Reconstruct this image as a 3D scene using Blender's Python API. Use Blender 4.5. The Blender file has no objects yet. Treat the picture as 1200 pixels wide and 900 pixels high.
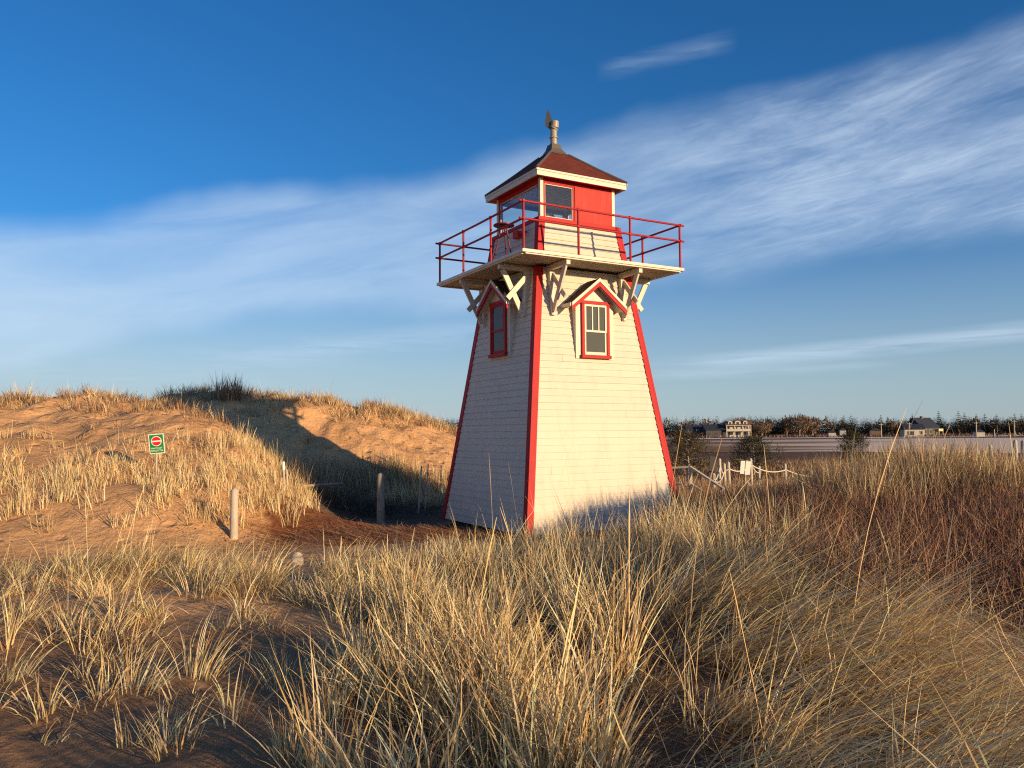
import bpy, math, random
import numpy as np
from mathutils import Vector, Matrix

random.seed(7)
rng = np.random.default_rng(11)
S = bpy.context.scene
COL = S.collection
R = math.radians

# ------------------------------------------------------------------ camera
F, PITCH, ROLL, HC = 927.6, 0.0619, -0.0070, 1.906
cp, sp_, cr, sr = math.cos(PITCH), math.sin(PITCH), math.cos(ROLL), math.sin(ROLL)
cam_d = bpy.data.cameras.new('camera')
cam = bpy.data.objects.new('camera', cam_d)
COL.objects.link(cam)
S.camera = cam
cam_d.sensor_width = 36.0
cam_d.lens = F * 36.0 / 1200.0
cam_d.clip_start, cam_d.clip_end = 0.05, 8000
_x, _u, _f = Vector((1, 0, 0)), Vector((0, -sp_, cp)), Vector((0, cp, sp_))
_r = _x * cr + _u * sr
_up = -_x * sr + _u * cr
_M = Matrix.Identity(4)
for i in range(3):
    _M[i][0], _M[i][1], _M[i][2] = _r[i], _up[i], -_f[i]
_M[2][3] = HC
cam.matrix_world = _M


def at(px, py, Y):
    """world point seen at photo pixel (px, py), Y metres ahead"""
    a, b = px - 600.0, py - 450.0
    u, v = a * cr + b * sr, -a * sr + b * cr
    d = Vector((u / F, 0, 0)) + Vector((0, -sp_, cp)) * (-v / F) + Vector((0, cp, sp_))
    d *= Y / d.y
    return Vector((d.x, d.y, d.z + HC))


# ------------------------------------------------------------------ helpers
def tag(o, label=None, cat=None, group=None, kind=None):
    if label: o['label'] = label
    if cat: o['category'] = cat
    if group: o['group'] = group
    if kind: o['kind'] = kind
    return o


def thing(name, loc, label, cat, group=None, rz=0.0):
    o = bpy.data.objects.new(name, None)
    COL.objects.link(o)
    o.location = loc
    o.rotation_euler = (0, 0, rz)
    o.empty_display_size = 0.2
    return tag(o, label, cat, group)


class MB:
    def __init__(self):
        self.v, self.f, self.m, self.sm = [], [], [], []

    def add(self, vs, fs, mi=0, smooth=False):
        b = len(self.v)
        self.v += [tuple(p) for p in vs]
        for f in fs:
            self.f.append(tuple(b + i for i in f))
            self.m.append(mi)
            self.sm.append(smooth)

    def hexa(self, p, mi=0):
        """8 points: bottom ring 0-3 counter-clockwise from above, top ring 4-7"""
        self.add(p, [(3, 2, 1, 0), (4, 5, 6, 7), (0, 1, 5, 4), (1, 2, 6, 5), (2, 3, 7, 6), (3, 0, 4, 7)], mi)

    def box(self, a, b, mi=0):
        (x0, y0, z0), (x1, y1, z1) = a, b
        self.hexa([(x0, y0, z0), (x1, y0, z0), (x1, y1, z0), (x0, y1, z0),
                   (x0, y0, z1), (x1, y0, z1), (x1, y1, z1), (x0, y1, z1)], mi)

    def beam(self, p, q, w, h, side=(0, 0, 1), mi=0):
        p, q = Vector(p), Vector(q)
        d = (q - p).normalized()
        s = d.cross(Vector(side)).normalized()
        t = s.cross(d).normalized()
        s, t = s * w / 2, t * h / 2
        self.hexa([p - s - t, p + s - t, p + s + t, p - s + t, q - s - t, q + s - t, q + s + t, q - s + t], mi)

    def tube(self, pts, rad, n=8, mi=0, caps=True):
        pts = [Vector(p) for p in pts]
        if not hasattr(rad, '__len__'): rad = [rad] * len(pts)
        vs, fs = [], []
        ref = None
        for i, p in enumerate(pts):
            d = (pts[min(i + 1, len(pts) - 1)] - pts[max(i - 1, 0)])
            d = d.normalized() if d.length > 1e-9 else Vector((0, 0, 1))
            if ref is None:
                ref = d.orthogonal().normalized()
            s = (ref - d * ref.dot(d))
            s = s.normalized() if s.length > 1e-6 else d.orthogonal().normalized()
            ref = s
            t = d.cross(s)
            for k in range(n):
                a = 2 * math.pi * k / n
                vs.append(p + (s * math.cos(a) + t * math.sin(a)) * rad[i])
        for i in range(len(pts) - 1):
            for k in range(n):
                a, b = i * n + k, i * n + (k + 1) % n
                fs.append((a, b, b + n, a + n))
        self.add(vs, fs, mi, True)
        if caps:
            self.add(vs[:n], [tuple(reversed(range(n)))], mi)
            self.add(vs[-n:], [tuple(range(n))], mi)

    def prism(self, poly, axis_vec, mi=0):
        """extrude a planar polygon along axis_vec"""
        n = len(poly)
        a = [Vector(p) for p in poly]
        b = [p + Vector(axis_vec) for p in a]
        fs = [tuple(range(n)), tuple(reversed(range(n, 2 * n)))]
        fs += [(i, i + n, (i + 1) % n + n, (i + 1) % n) for i in range(n)]
        self.add(a + b, fs, mi)

    def rot(self, k):
        """rotate every vertex by -90 degrees k times about z"""
        for _ in range(k):
            self.v = [(y, -x, z) for x, y, z in self.v]
        return self

    def build(self, name, mats, parent=None, bevel=0.0, fix=True):
        me = bpy.data.meshes.new(name)
        me.from_pydata(self.v, [], self.f)
        if not isinstance(mats, (list, tuple)): mats = [mats]
        for m in mats: me.materials.append(m)
        me.polygons.foreach_set('material_index', self.m)
        me.polygons.foreach_set('use_smooth', self.sm)
        if fix:
            import bmesh
            bm = bmesh.new()
            bm.from_mesh(me)
            bmesh.ops.recalc_face_normals(bm, faces=bm.faces)
            bm.to_mesh(me)
            bm.free()
        me.update()
        o = bpy.data.objects.new(name, me)
        COL.objects.link(o)
        if parent: o.parent = parent
        if bevel:
            b = o.modifiers.new('bevel', 'BEVEL')
            b.width, b.segments, b.limit_method = bevel, 2, 'ANGLE'
        return o


def copy_tree(o, parent=None):
    c = o.copy()
    COL.objects.link(c)
    c.parent = parent
    for ch in [x for x in bpy.data.objects if x.parent == o]:
        copy_tree(ch, c)
    return c


# ------------------------------------------------------------------ materials
class NT:
    def __init__(self, tree):
        self.t = tree
        self.t.nodes.clear()

    def n(self, typ, **kw):
        nd = self.t.nodes.new(typ)
        for k, v in kw.items():
            if k.startswith('i_'):
                key = k[2:]
                key = int(key) if key.isdigit() else key.replace('_', ' ')
                nd.inputs[key].default_value = v
            else:
                setattr(nd, k, v)
        return nd

    def l(self, a, b):
        self.t.links.new(a, b)

    def math(self, op, a, b=None, c=None, clamp=False):
        nd = self.n('ShaderNodeMath', operation=op)
        nd.use_clamp = clamp
        for i, x in enumerate((a, b, c)):
            if x is None: continue
            if isinstance(x, (int, float)): nd.inputs[i].default_value = x
            else: self.l(x, nd.inputs[i])
        return nd.outputs[0]

    def mix(self, fac, a, b, blend='MIX'):
        nd = self.n('ShaderNodeMix', data_type='RGBA', blend_type=blend)
        for s, x in ((nd.inputs[0], fac), (nd.inputs[6], a), (nd.inputs[7], b)):
            if isinstance(x, (int, float)): s.default_value = x
            elif isinstance(x, tuple): s.default_value = (*x, 1.0) if len(x) == 3 else x
            else: self.l(x, s)
        return nd.outputs[2]

    def ramp(self, fac, stops, interp='LINEAR'):
        nd = self.n('ShaderNodeValToRGB')
        nd.color_ramp.interpolation = interp
        e = nd.color_ramp.elements
        while len(e) < len(stops): e.new(0.5)
        for x, (p, c) in zip(e, stops):
            x.position = p
            x.color = (c, c, c, 1) if isinstance(c, (int, float)) else (*c, 1)
        self.l(fac, nd.inputs[0])
        return nd.outputs[0]

    def noise(self, vec, scale, detail=4, rough=0.55, dist=0.0):
        nd = self.n('ShaderNodeTexNoise')
        nd.inputs['Scale'].default_value = scale
        nd.inputs['Detail'].default_value = detail
        nd.inputs['Roughness'].default_value = rough
        nd.inputs['Distortion'].default_value = dist
        if vec is not None: self.l(vec, nd.inputs['Vector'])
        return nd.outputs[0]

    def mapped(self, vec, scale=(1, 1, 1), rot=(0, 0, 0), loc=(0, 0, 0)):
        nd = self.n('ShaderNodeMapping')
        nd.inputs['Scale'].default_value = scale
        nd.inputs['Rotation'].default_value = rot
        nd.inputs['Location'].default_value = loc
        self.l(vec, nd.inputs['Vector'])
        return nd.outputs[0]


def new_mat(name):
    m = bpy.data.materials.new(name)
    m.use_nodes = True
    t = NT(m.node_tree)
    out = t.n('ShaderNodeOutputMaterial')
    b = t.n('ShaderNodeBsdfPrincipled')
    t.l(b.outputs[0], out.inputs[0])
    return m, t, b, out


def paint(name, col, rough=0.5, var=0.12, scale=3.0, dirt=None, dirt_amt=0.35, bump=0.15, island=0.0, spec=0.4, chips=None):
    m, t, b, out = new_mat(name)
    tc = t.n('ShaderNodeTexCoord').outputs['Object']
    n1 = t.noise(tc, scale, 6, 0.6)
    dark = tuple(c * (1 - var) for c in col)
    light = tuple(min(1, c * (1 + var)) for c in col)
    c = t.mix(n1, dark, light)
    if dirt:
        n2 = t.noise(t.mapped(tc, (2.2, 2.2, 0.5)), scale * 1.3, 8, 0.65, 0.4)
        c = t.mix(t.math('MULTIPLY', t.ramp(n2, [(0.5, 0.0), (0.72, 1.0)]), dirt_amt), c, dirt)
    if chips:
        n3 = t.noise(tc, scale * 9, 5, 0.7)
        c = t.mix(t.ramp(n3, [(0.66, 0.0), (0.69, 1.0)]), c, chips)
    if island:
        g = t.n('ShaderNodeNewGeometry').outputs['Random Per Island']
        f = t.math('MULTIPLY_ADD', g, island, 1 - island)
        c = t.mix(1.0, c, t.n('ShaderNodeCombineColor').outputs[0], 'MULTIPLY') if False else t.mix(t.math('MULTIPLY', g, island), c, tuple(x * 0.55 for x in col))
    t.l(c, b.inputs['Base Color'])
    b.inputs['Roughness'].default_value = rough
    b.inputs['Specular IOR Level'].default_value = spec
    bp = t.n('ShaderNodeBump', i_Strength=bump, i_Distance=0.01)
    t.l(t.noise(tc, scale * 14, 5, 0.6), bp.inputs['Height'])
    t.l(bp.outputs[0], b.inputs['Normal'])
    return m


M = {}
M['siding'] = paint('white_siding_paint', (0.59, 0.525, 0.430), 0.55, 0.05, 2.0, (0.36, 0.30, 0.22), 0.24, 0.3, 0.09)
M['white'] = paint('white_trim_paint', (0.62, 0.555, 0.455), 0.5, 0.07, 4.0, (0.36, 0.30, 0.22), 0.35, 0.2)
M['deckwood'] = paint('weathered_cream_planks', (0.52, 0.46, 0.36), 0.7, 0.18, 3.0, (0.20, 0.15, 0.10), 0.55, 0.5, 0.35)
M['red'] = paint('red_trim_paint', (0.40, 0.013, 0.016), 0.55, 0.16, 4.0, (0.26, 0.016, 0.016), 0.45, 0.3, spec=0.2, chips=(0.45, 0.16, 0.12))
M['redpanel'] = paint('red_painted_plywood', (0.50, 0.034, 0.026), 0.6, 0.16, 3.0, (0.60, 0.13, 0.09), 0.35, 0.35, spec=0.2)
M['redpipe'] = paint('red_painted_pipe', (0.33, 0.012, 0.016), 0.5, 0.2, 6.0, (0.17, 0.03, 0.02), 0.5, 0.3, spec=0.25)
M['darkred'] = paint('dark_red_metal', (0.13, 0.008, 0.010), 0.45, 0.2, 6.0)
M['metal'] = paint('galvanised_metal', (0.30, 0.27, 0.21), 0.38, 0.15, 6.0, (0.25, 0.2, 0.14), 0.4, 0.2)
M['darkmetal'] = paint('dark_weathered_metal', (0.045, 0.05, 0.05), 0.5, 0.25, 8.0, (0.10, 0.09, 0.07), 0.4, 0.2)
M['flash'] = paint('grey_lead_flashing', (0.10, 0.085, 0.07), 0.5, 0.2, 6.0, (0.05, 0.05, 0.05), 0.4, 0.2)
M['post'] = paint('weathered_grey_wood', (0.46, 0.40, 0.32), 0.8, 0.2, 5.0, (0.22, 0.17, 0.12), 0.5, 0.6)
M['postdark'] = paint('old_brown_wood', (0.30, 0.25, 0.20), 0.85, 0.25, 5.0, (0.12, 0.09, 0.07), 0.5, 0.7)
M['palewood'] = paint('pale_sunbleached_wood', (0.48, 0.42, 0.33), 0.75, 0.15, 5.0, (0.32, 0.25, 0.18), 0.45, 0.5)
M['rope'] = paint('pale_rope', (0.58, 0.52, 0.42), 0.9, 0.2, 9.0, None, 0, 0.6)
M['gapshade'] = paint('dark_gap_shade', (0.03, 0.025, 0.02), 0.9, 0.3, 4.0)  # shade of the gap below the tower walls, as a near-black colour
M['signgreen'] = paint('green_sign_paint', (0.012, 0.20, 0.055), 0.4, 0.1, 4.0)
M['signwhite'] = paint('white_sign_paint', (0.72, 0.74, 0.66), 0.45, 0.06, 5.0)
M['signred'] = paint('red_sign_paint', (0.62, 0.015, 0.025), 0.4, 0.08, 5.0)
M['yellowwall'] = paint('cream_house_paint', (0.56, 0.48, 0.30), 0.6, 0.06, 0.6)
M['housewhite'] = paint('white_house_paint', (0.50, 0.46, 0.38), 0.6, 0.05, 0.6)
M['housedark'] = paint('dark_house_shingle', (0.055, 0.055, 0.06), 0.8, 0.25, 0.8)
M['housebrown'] = paint('brown_house_shingle', (0.16, 0.10, 0.06), 0.8, 0.25, 0.8)
M['roofdark'] = paint('blue_black_roof', (0.022, 0.030, 0.045), 0.7, 0.25, 0.6)
M['roofbrown'] = paint('brown_roof', (0.13, 0.06, 0.035), 0.7, 0.25, 0.6)
M['darkpane'] = paint('far_window_pane', (0.05, 0.055, 0.06), 0.15, 0.2, 0.5, bump=0.0)
M['interior'] = paint('grey_interior_boards', (0.55, 0.54, 0.47), 0.8, 0.1, 3.0)


def shingle_mat(name, base, alt):
    m, t, b, out = new_mat(name)
    tc = t.n('ShaderNodeTexCoord').outputs['UV']
    br = t.n('ShaderNodeTexBrick', offset=0.5)
    t.l(tc, br.inputs['Vector'])
    br.inputs['Scale'].default_value = 1.0
    br.inputs['Brick Width'].default_value = 0.24
    br.inputs['Row Height'].default_value = 0.11
    br.inputs['Mortar Size'].default_value = 0.006
    br.inputs['Color1'].default_value = (*base, 1)
    br.inputs['Color2'].default_value = (*alt, 1)
    br.inputs['Mortar'].default_value = (*[c * 0.45 for c in base], 1)
    ob = t.n('ShaderNodeTexCoord').outputs['Object']
    n = t.noise(ob, 30, 5, 0.7)
    c = t.mix(t.math('MULTIPLY', n, 0.55), br.outputs[0], tuple(x * 0.4 for x in base))
    t.l(c, b.inputs['Base Color'])
    b.inputs['Roughness'].default_value = 0.85
    b.inputs['Specular IOR Level'].default_value = 0.2
    bp = t.n('ShaderNodeBump', i_Strength=0.6, i_Distance=0.012)
    t.l(t.math('ADD', t.math('MULTIPLY', br.outputs[1], -1.0), t.math('MULTIPLY', n, 0.5)), bp.inputs['Height'])
    t.l(bp.outputs[0], b.inputs['Normal'])
    return m


M['shingle'] = shingle_mat('red_brown_shingles', (0.175, 0.040, 0.024), (0.13, 0.030, 0.020))
M['shingledark'] = shingle_mat('dark_brown_shingles', (0.075, 0.04, 0.028), (0.055, 0.030, 0.022))


def glass_mat():
    m, t, b, out = new_mat('window_glass')
    t.t.nodes.remove(b)
    tr = t.n('ShaderNodeBsdfTransparent')
    tr.inputs[0].default_value = (0.93, 0.95, 0.94, 1)
    gl = t.n('ShaderNodeBsdfGlossy')
    gl.inputs['Roughness'].default_value = 0.04
    mx = t.n('ShaderNodeMixShader')
    lw = t.n('ShaderNodeLayerWeight')
    t.l(t.math('MULTIPLY_ADD', t.math('POWER', lw.outputs['Facing'], 4.0), 0.9, 0.05, clamp=True), mx.inputs[0])
    t.l(tr.outputs[0], mx.inputs[1])
    t.l(gl.outputs[0], mx.inputs[2])
    t.l(mx.outputs[0], out.inputs[0])
    return m


M['glass'] = glass_mat()
M['darkglass'] = paint('dark_window_glass', (0.085, 0.090, 0.080), 0.10, 0.2, 2.0, bump=0.02, spec=0.15)


def blade_mat(name, translucent=0.3, rough=0.55):
    m, t, b, out = new_mat(name)
    at_ = t.n('ShaderNodeAttribute', attribute_name='Col')
    t.l(at_.outputs[0], b.inputs['Base Color'])
    b.inputs['Roughness'].default_value = rough
    b.inputs['Specular IOR Level'].default_value = 0.35
    tl = t.n('ShaderNodeBsdfTranslucent')
    t.l(at_.outputs[0], tl.inputs[0])
    mx = t.n('ShaderNodeMixShader')
    mx.inputs[0].default_value = translucent
    t.l(b.outputs[0], mx.inputs[1])
    t.l(tl.outputs[0], mx.inputs[2])
    t.l(mx.outputs[0], out.inputs[0])
    return m


M['blade'] = blade_mat('dry_grass_blades', 0.22)
M['twig'] = blade_mat('twigs', 0.0, 0.7)
M['needle'] = blade_mat('foliage', 0.12, 0.7)

# ------------------------------------------------------------------ terrain
CP = []


def cpx(px, py, Y):
    p = at(px, py, Y)
    CP.append((p.x, p.y, p.z))


def cw(x, y, z): CP.append((x, y, z))


for a in [(0, 900, 3.7), (300, 900, 3.7), (600, 900, 3.8), (900, 900, 3.8), (1200, 900, 3.8),
          (0, 770, 5.4), (250, 765, 5.6), (330, 715, 7.0), (0, 705, 8.0), (100, 668, 9.4), (250, 670, 9.6),
          # left slope of the dune
          (0, 473, 24), (100, 470, 25), (180, 472, 25.5), (50, 496, 21.5), (100, 520, 18.5), (50, 560, 16),
          (150, 570, 15.2), (50, 604, 14.2), (0, 622, 13.4), (200, 604, 14.4), (0, 500, 20),
          # bowl and back wall
          (430, 520, 25.5), (430, 482, 28), (340, 470, 27.5), (260, 462, 27), (520, 499, 30), (480, 540, 25), (500, 582, 22),
          (400, 560, 22.5)]:
    cpx(*a)
for a in [(-6, 11.5, .10), (-3.5, 11.5, .10), (-10, 12.0, .06), (-7, 13, .05), (-4.6, 13.8, .0), (-3, 15, 0), (-2, 13, .05), (0, 12.5, .08),
          (2, 12.8, .12), (0.3, 15, -.03), (3, 16, -.02), (-1.5, 17, -.10), (-2.9, 17.9, -.22), (1, 17.4, -.06), (2, 19.5, -.05), (-3, 18, 0), (-4.2, 18.2, .05), (-4.2, 19.5, .1),
          (-5.0, 14.35, .05), (-5.7, 14.95, .58), (-4.6, 15.4, .12), (-4.7, 16.3, .42), (-5.0, 17.1, .72), (-6.2, 19, 1.40), (-8.2, 22, 2.45), (-7.4, 16.5, 1.0), (-8.3, 17.3, 1.42),
          (-4.9, 21, .35), (-6, 23, .9), (-7.6, 25, 2.0),
          (0, 9, .22), (1, 7, .28), (1.6, 6.8, .62), (2.0, 5.4, .54), (3.3, 4.4, .24), (-1.5, 9, .25), (0.4, 5, .36), (2.6, 9.5, .38), (4, 7, .38), (6, 9, .5), (5, 5, .36), (3, 12, .25), (9, 12, .55), (13, 17, .66), (8, 17, .42), (4.4, 15.4, .22), (6.2, 13.4, .90), (5.5, 12.0, .68), (6.9, 14.5, .92), (7.6, 13.6, .86), (6.4, 15.8, .35),
          (4.5, 20, 0), (7, 24, -.05), (10, 27, -.1), (13, 24, .3), (20, 22, .66), (16, 29, -.15), (25, 30, .1), (8, 36, -.6), (20, 38, -.8), (0, 28, .6), (3, 33, -.3), (32, 20, .6), (32, 8, .6), (20, 10, .6),
          (-15, 33, 2.0), (-8, 34, 2.0), (-3, 37, .9), (-25, 26, 3.3), (-25, 36, 1.5), (-32, 15, 1.2), (-18, 14, .55), (-20, 8, .4), (-12, 6, .4), (-30, 0, .4),
          (0, -2, .45), (3, -3, .62), (2.0, 0, .58), (4.2, 1, .40), (6, 2, .35), (-4, -3, .42), (6, 0, .5), (10, 4, .6), (10, -5, .8), (0, -10, .5), (-15, -8, .4), (20, -10, .9)]:
    cw(*a)
CP = np.array(CP)


def _tps(r2): return 0.5 * r2 * np.log(r2 + 1e-9)


_A = CP[:, :2]
_n = len(_A)
_K = _tps(((_A[:, None] - _A[None]) ** 2).sum(-1)) + np.eye(_n) * 0.25
_P = np.c_[np.ones(_n), _A]
_L = np.block([[_K, _P], [_P.T, np.zeros((3, 3))]])
_W = np.linalg.solve(_L, np.r_[CP[:, 2], 0, 0, 0])


def sstep(a, b, x):
    t = np.clip((x - a) / (b - a), 0, 1)
    return t * t * (3 - 2 * t)


_perm = rng.permutation(512)


def vnoise(x, y):
    """value noise, vectorised"""
    xi, yi = np.floor(x).astype(int), np.floor(y).astype(int)
    fx, fy = x - xi, y - yi
    fx, fy = fx * fx * (3 - 2 * fx), fy * fy * (3 - 2 * fy)

    def h(a, b): return _perm[(_perm[a & 511] + b) & 511] / 511.0
    return (h(xi, yi) * (1 - fx) + h(xi + 1, yi) * fx) * (1 - fy) + (h(xi, yi + 1) * (1 - fx) + h(xi + 1, yi + 1) * fx) * fy


def fbm(x, y, o=4):
    s, a, t = 0, 1.0, 0
    for k in range(o):
        s = s + a * vnoise(x * 2 ** k + 17.3 * k, y * 2 ** k - 9.1 * k)
        t += a
        a *= 0.5
    return s / t


def height(x, y):
    x, y = np.asarray(x, float), np.asarray(y, float)
    sh = x.shape
    xf, yf = x.ravel(), y.ravel()
    out = np.empty(xf.size)
    for i in range(0, xf.size, 20000):
        q = np.c_[np.clip(xf[i:i + 20000], -34, 34), np.clip(yf[i:i + 20000], -12, 40)]
        k = _tps(((q[:, None] - _A[None]) ** 2).sum(-1))
        out[i:i + 20000] = k @ _W[:_n] + np.c_[np.ones(len(q)), q] @ _W[_n:]
    z = np.clip(out, -1.0, 4.0)
    # hummocks and small relief, quiet on the trodden flat
    flat = np.exp(-(((xf + 5) / 6.0) ** 2 + ((yf - 12.6) / 1.8) ** 2))
    near_tower = np.exp(-(((xf - 0.97) / 3.0) ** 2 + ((yf - 17.4) / 3.0) ** 2))
    amp = (1 - 0.75 * flat) * (1 - 0.8 * near_tower)
    z = z + amp * ((fbm(xf * 0.55, yf * 0.55) - 0.5) * 0.22 + (fbm(xf * 2.3 + 40, yf * 2.3, 3) - 0.5) * 0.09)
    z = z + (fbm(xf * 5.0 + 90, yf * 5.0, 2) - 0.5) * 0.035
    z = z + sstep(.9, 1.6, z) * ((fbm(xf * 1.7 + 5, yf * 1.1 + 3, 3) - 0.5) * 0.26 + np.abs(fbm(xf * .8 + 25, yf * .5 + 3, 3) - .5) * -.35)
    z = z + sstep(2.0, 2.8, z) * (fbm(xf * 0.9 + 60, yf * 0.45 + 11, 3) - 0.5) * 0.5
    # marsh beyond the dunes, rising again on the far shore
    marsh = -1.0 + (fbm(xf * 0.05, yf * 0.05) - 0.5) * 0.10
    marsh = marsh + sstep(275, 325, yf) * 0.65 + sstep(325, 420, yf) * 0.7
    w = sstep(33, 45, yf)
    z = z * (1 - w) + marsh * w
    return z.reshape(sh)


def hz(x, y): return float(height(np.array([x]), np.array([y]))[0])


def axis(lo, hi, step, far, g=1.13):
    a = list(np.arange(lo, hi + 1e-6, step))
    s, x = step, hi
    while x < far:
        s *= g
        x += s
        a.append(x)
    s, x = step, lo
    while x > -far:
        s *= g
        x -= s
        a.insert(0, x)
    return np.array(a)


xs = axis(-15, 15, 0.11, 4000)
ys = axis(-3, 30, 0.11, 5000)
GX, GY = np.meshgrid(xs, ys)
GZ = height(GX, GY)
nx, ny = len(xs), len(ys)
me = bpy.data.meshes.new('ground')
me.vertices.add(nx * ny)
me.vertices.foreach_set('co', np.stack([GX, GY, GZ], -1).ravel())
ii = (np.arange(ny - 1)[:, None] * nx + np.arange(nx - 1)[None]).ravel()
quads = np.stack([ii, ii + 1, ii + nx + 1, ii + nx], -1)
me.loops.add(quads.size)
me.loops.foreach_set('vertex_index', quads.ravel().astype(np.int32))
me.polygons.add(len(quads))
me.polygons.foreach_set('loop_start', np.arange(0, quads.size, 4, dtype=np.int32))
me.polygons.foreach_set('use_smooth', np.ones(len(quads), bool))
me.update(calc_edges=True)
# zone weights: r = red-brown straw path, g = brown thatch / soil under growth, with painted shade near and in the bowl, b = marsh
fx, fy = GX.ravel(), GY.ravel()
zr = np.exp(-(((fx + 2.6) / 2.2) ** 2 + ((fy - 16.2) / 1.9) ** 2)) * 1.5 + np.exp(-(((fx - 1.0) / 3.4) ** 2 + ((fy - 16.0) / 2.2) ** 2))
zr = np.clip(zr * (0.5 + fbm(fx * 1.3, fy * 1.3)), 0, 1)
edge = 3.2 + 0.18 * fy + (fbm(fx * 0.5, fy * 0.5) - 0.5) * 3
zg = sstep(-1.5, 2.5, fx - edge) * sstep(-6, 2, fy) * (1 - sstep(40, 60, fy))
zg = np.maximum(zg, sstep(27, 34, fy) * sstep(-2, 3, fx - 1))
zg = np.maximum(zg, sstep(-.1, .7, fx + .24 * fy + (fbm(fx, fy) - .5)) * (1 - sstep(9.5, 11.5, fy)) * sstep(-8, -2, fy))  # thatch under the near stands, their shade also put into the colour
zg = np.maximum(zg, 1.3 * np.exp(-(((fx + 3.2) / 2.3) ** 2 + ((fy - 19.7) / 1.9) ** 2)))  # brown bowl floor, the tower shadow over it also put into the colour
zb = sstep(38, 52, fy)
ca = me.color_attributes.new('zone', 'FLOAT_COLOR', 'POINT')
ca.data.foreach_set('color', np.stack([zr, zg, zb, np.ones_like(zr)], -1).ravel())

# foreground shade painted into the near sand as a darker tone
dm = me.attributes.new('near_shade', 'FLOAT', 'POINT')
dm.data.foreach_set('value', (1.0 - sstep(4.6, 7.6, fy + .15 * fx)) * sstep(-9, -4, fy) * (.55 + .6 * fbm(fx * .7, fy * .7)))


def ground_mat():
    m, t, b, out = new_mat('sand_and_soil')
    pos = t.n('ShaderNodeNewGeometry').outputs['Position']
    z = t.n('ShaderNodeAttribute', attribute_name='zone')
    sep = t.n('ShaderNodeSeparateColor')
    t.l(z.outputs[0], sep.inputs[0])
    nA = t.noise(pos, 0.6, 6, 0.6)
    nB = t.noise(pos, 9, 6, 0.7)
    nC = t.noise(pos, 160, 3, 0.6)
    sand = t.mix(t.ramp(nA, [(0.35, 0.0), (0.7, 1.0)]), (0.60, 0.335, 0.150), (0.68, 0.405, 0.200))
    sand = t.mix(t.math('MULTIPLY', t.ramp(nB, [(0.5, 0.0), (0.75, 1.0)]), 0.4), sand, (0.42, 0.22, 0.10))
    sand = t.mix(t.math('MULTIPLY', nC, 0.35), sand, (0.50, 0.285, 0.135))
    # scattered dark bits of wrack and straw
    bits = t.ramp(t.noise(pos, 5.5, 2, 0.5), [(0.70, 0.0), (0.735, 1.0)])
    sand = t.mix(t.math('MULTIPLY', bits, 0.5), sand, (0.16, 0.09, 0.05))
    straw = t.noise(t.mapped(pos, (5, 26, 8), (0, 0, 0.5)), 2.0, 6, 0.7, 0.8)
    red = t.mix(straw, (0.085, 0.028, 0.014), (0.34, 0.14, 0.06))
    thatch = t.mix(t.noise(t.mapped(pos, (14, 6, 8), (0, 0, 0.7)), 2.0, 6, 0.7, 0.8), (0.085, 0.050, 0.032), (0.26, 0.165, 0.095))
    mA = t.noise(t.mapped(pos, (0.02, 0.09, 1)), 1.0, 6, 0.65)
    marsh = t.mix(mA, (0.075, 0.040, 0.026), (0.24, 0.14, 0.085))
    nE = t.noise(pos, 1.8, 5, 0.6)

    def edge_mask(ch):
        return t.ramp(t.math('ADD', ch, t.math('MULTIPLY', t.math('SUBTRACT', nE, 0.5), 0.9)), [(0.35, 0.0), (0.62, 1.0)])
    near_shade = t.n('ShaderNodeAttribute', attribute_name='near_shade')
    sand = t.mix(t.math('MULTIPLY', edge_mask(near_shade.outputs['Fac']), 0.72), sand, t.mix(nB, (0.19, 0.105, 0.060), (0.27, 0.155, 0.085)))  # near-ground shade mixed into the sand colour
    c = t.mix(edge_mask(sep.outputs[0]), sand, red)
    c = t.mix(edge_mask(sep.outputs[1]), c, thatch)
    c = t.mix(sep.outputs[2], c, marsh)
    t.l(c, b.inputs['Base Color'])
    b.inputs['Roughness'].default_value = 0.95
    b.inputs['Specular IOR Level'].default_value = 0.1
    h = t.math('ADD', t.math('MULTIPLY', nB, 0.5), t.math('MULTIPLY', t.noise(pos, 2.6, 4, 0.6), 1.2))
    vo = t.n('ShaderNodeTexVoronoi', feature='SMOOTH_F1')
    vo.inputs['Scale'].default_value = 2.1
    vo.inputs['Smoothness'].default_value = 0.15
    wp = t.n('ShaderNodeVectorMath', operation='ADD')
    t.l(pos, wp.inputs[0])
    t.l(t.math('MULTIPLY', nA, 0.5), wp.inputs[1])
    t.l(wp.outputs[0], vo.inputs['Vector'])
    h = t.math('ADD', h, t.math('MULTIPLY', t.ramp(vo.outputs['Distance'], [(0.10, 0.0), (0.28, 1.0)]), 0.55))
    h = t.math('ADD', h, t.math('MULTIPLY', nC, 0.06))
    bp = t.n('ShaderNodeBump', i_Strength=1.0, i_Distance=0.09)
    t.l(h, bp.inputs['Height'])
    t.l(bp.outputs[0], b.inputs['Normal'])
    return m


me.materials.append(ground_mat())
ground = bpy.data.objects.new('ground', me)
COL.objects.link(ground)
tag(ground, kind='structure')


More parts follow.
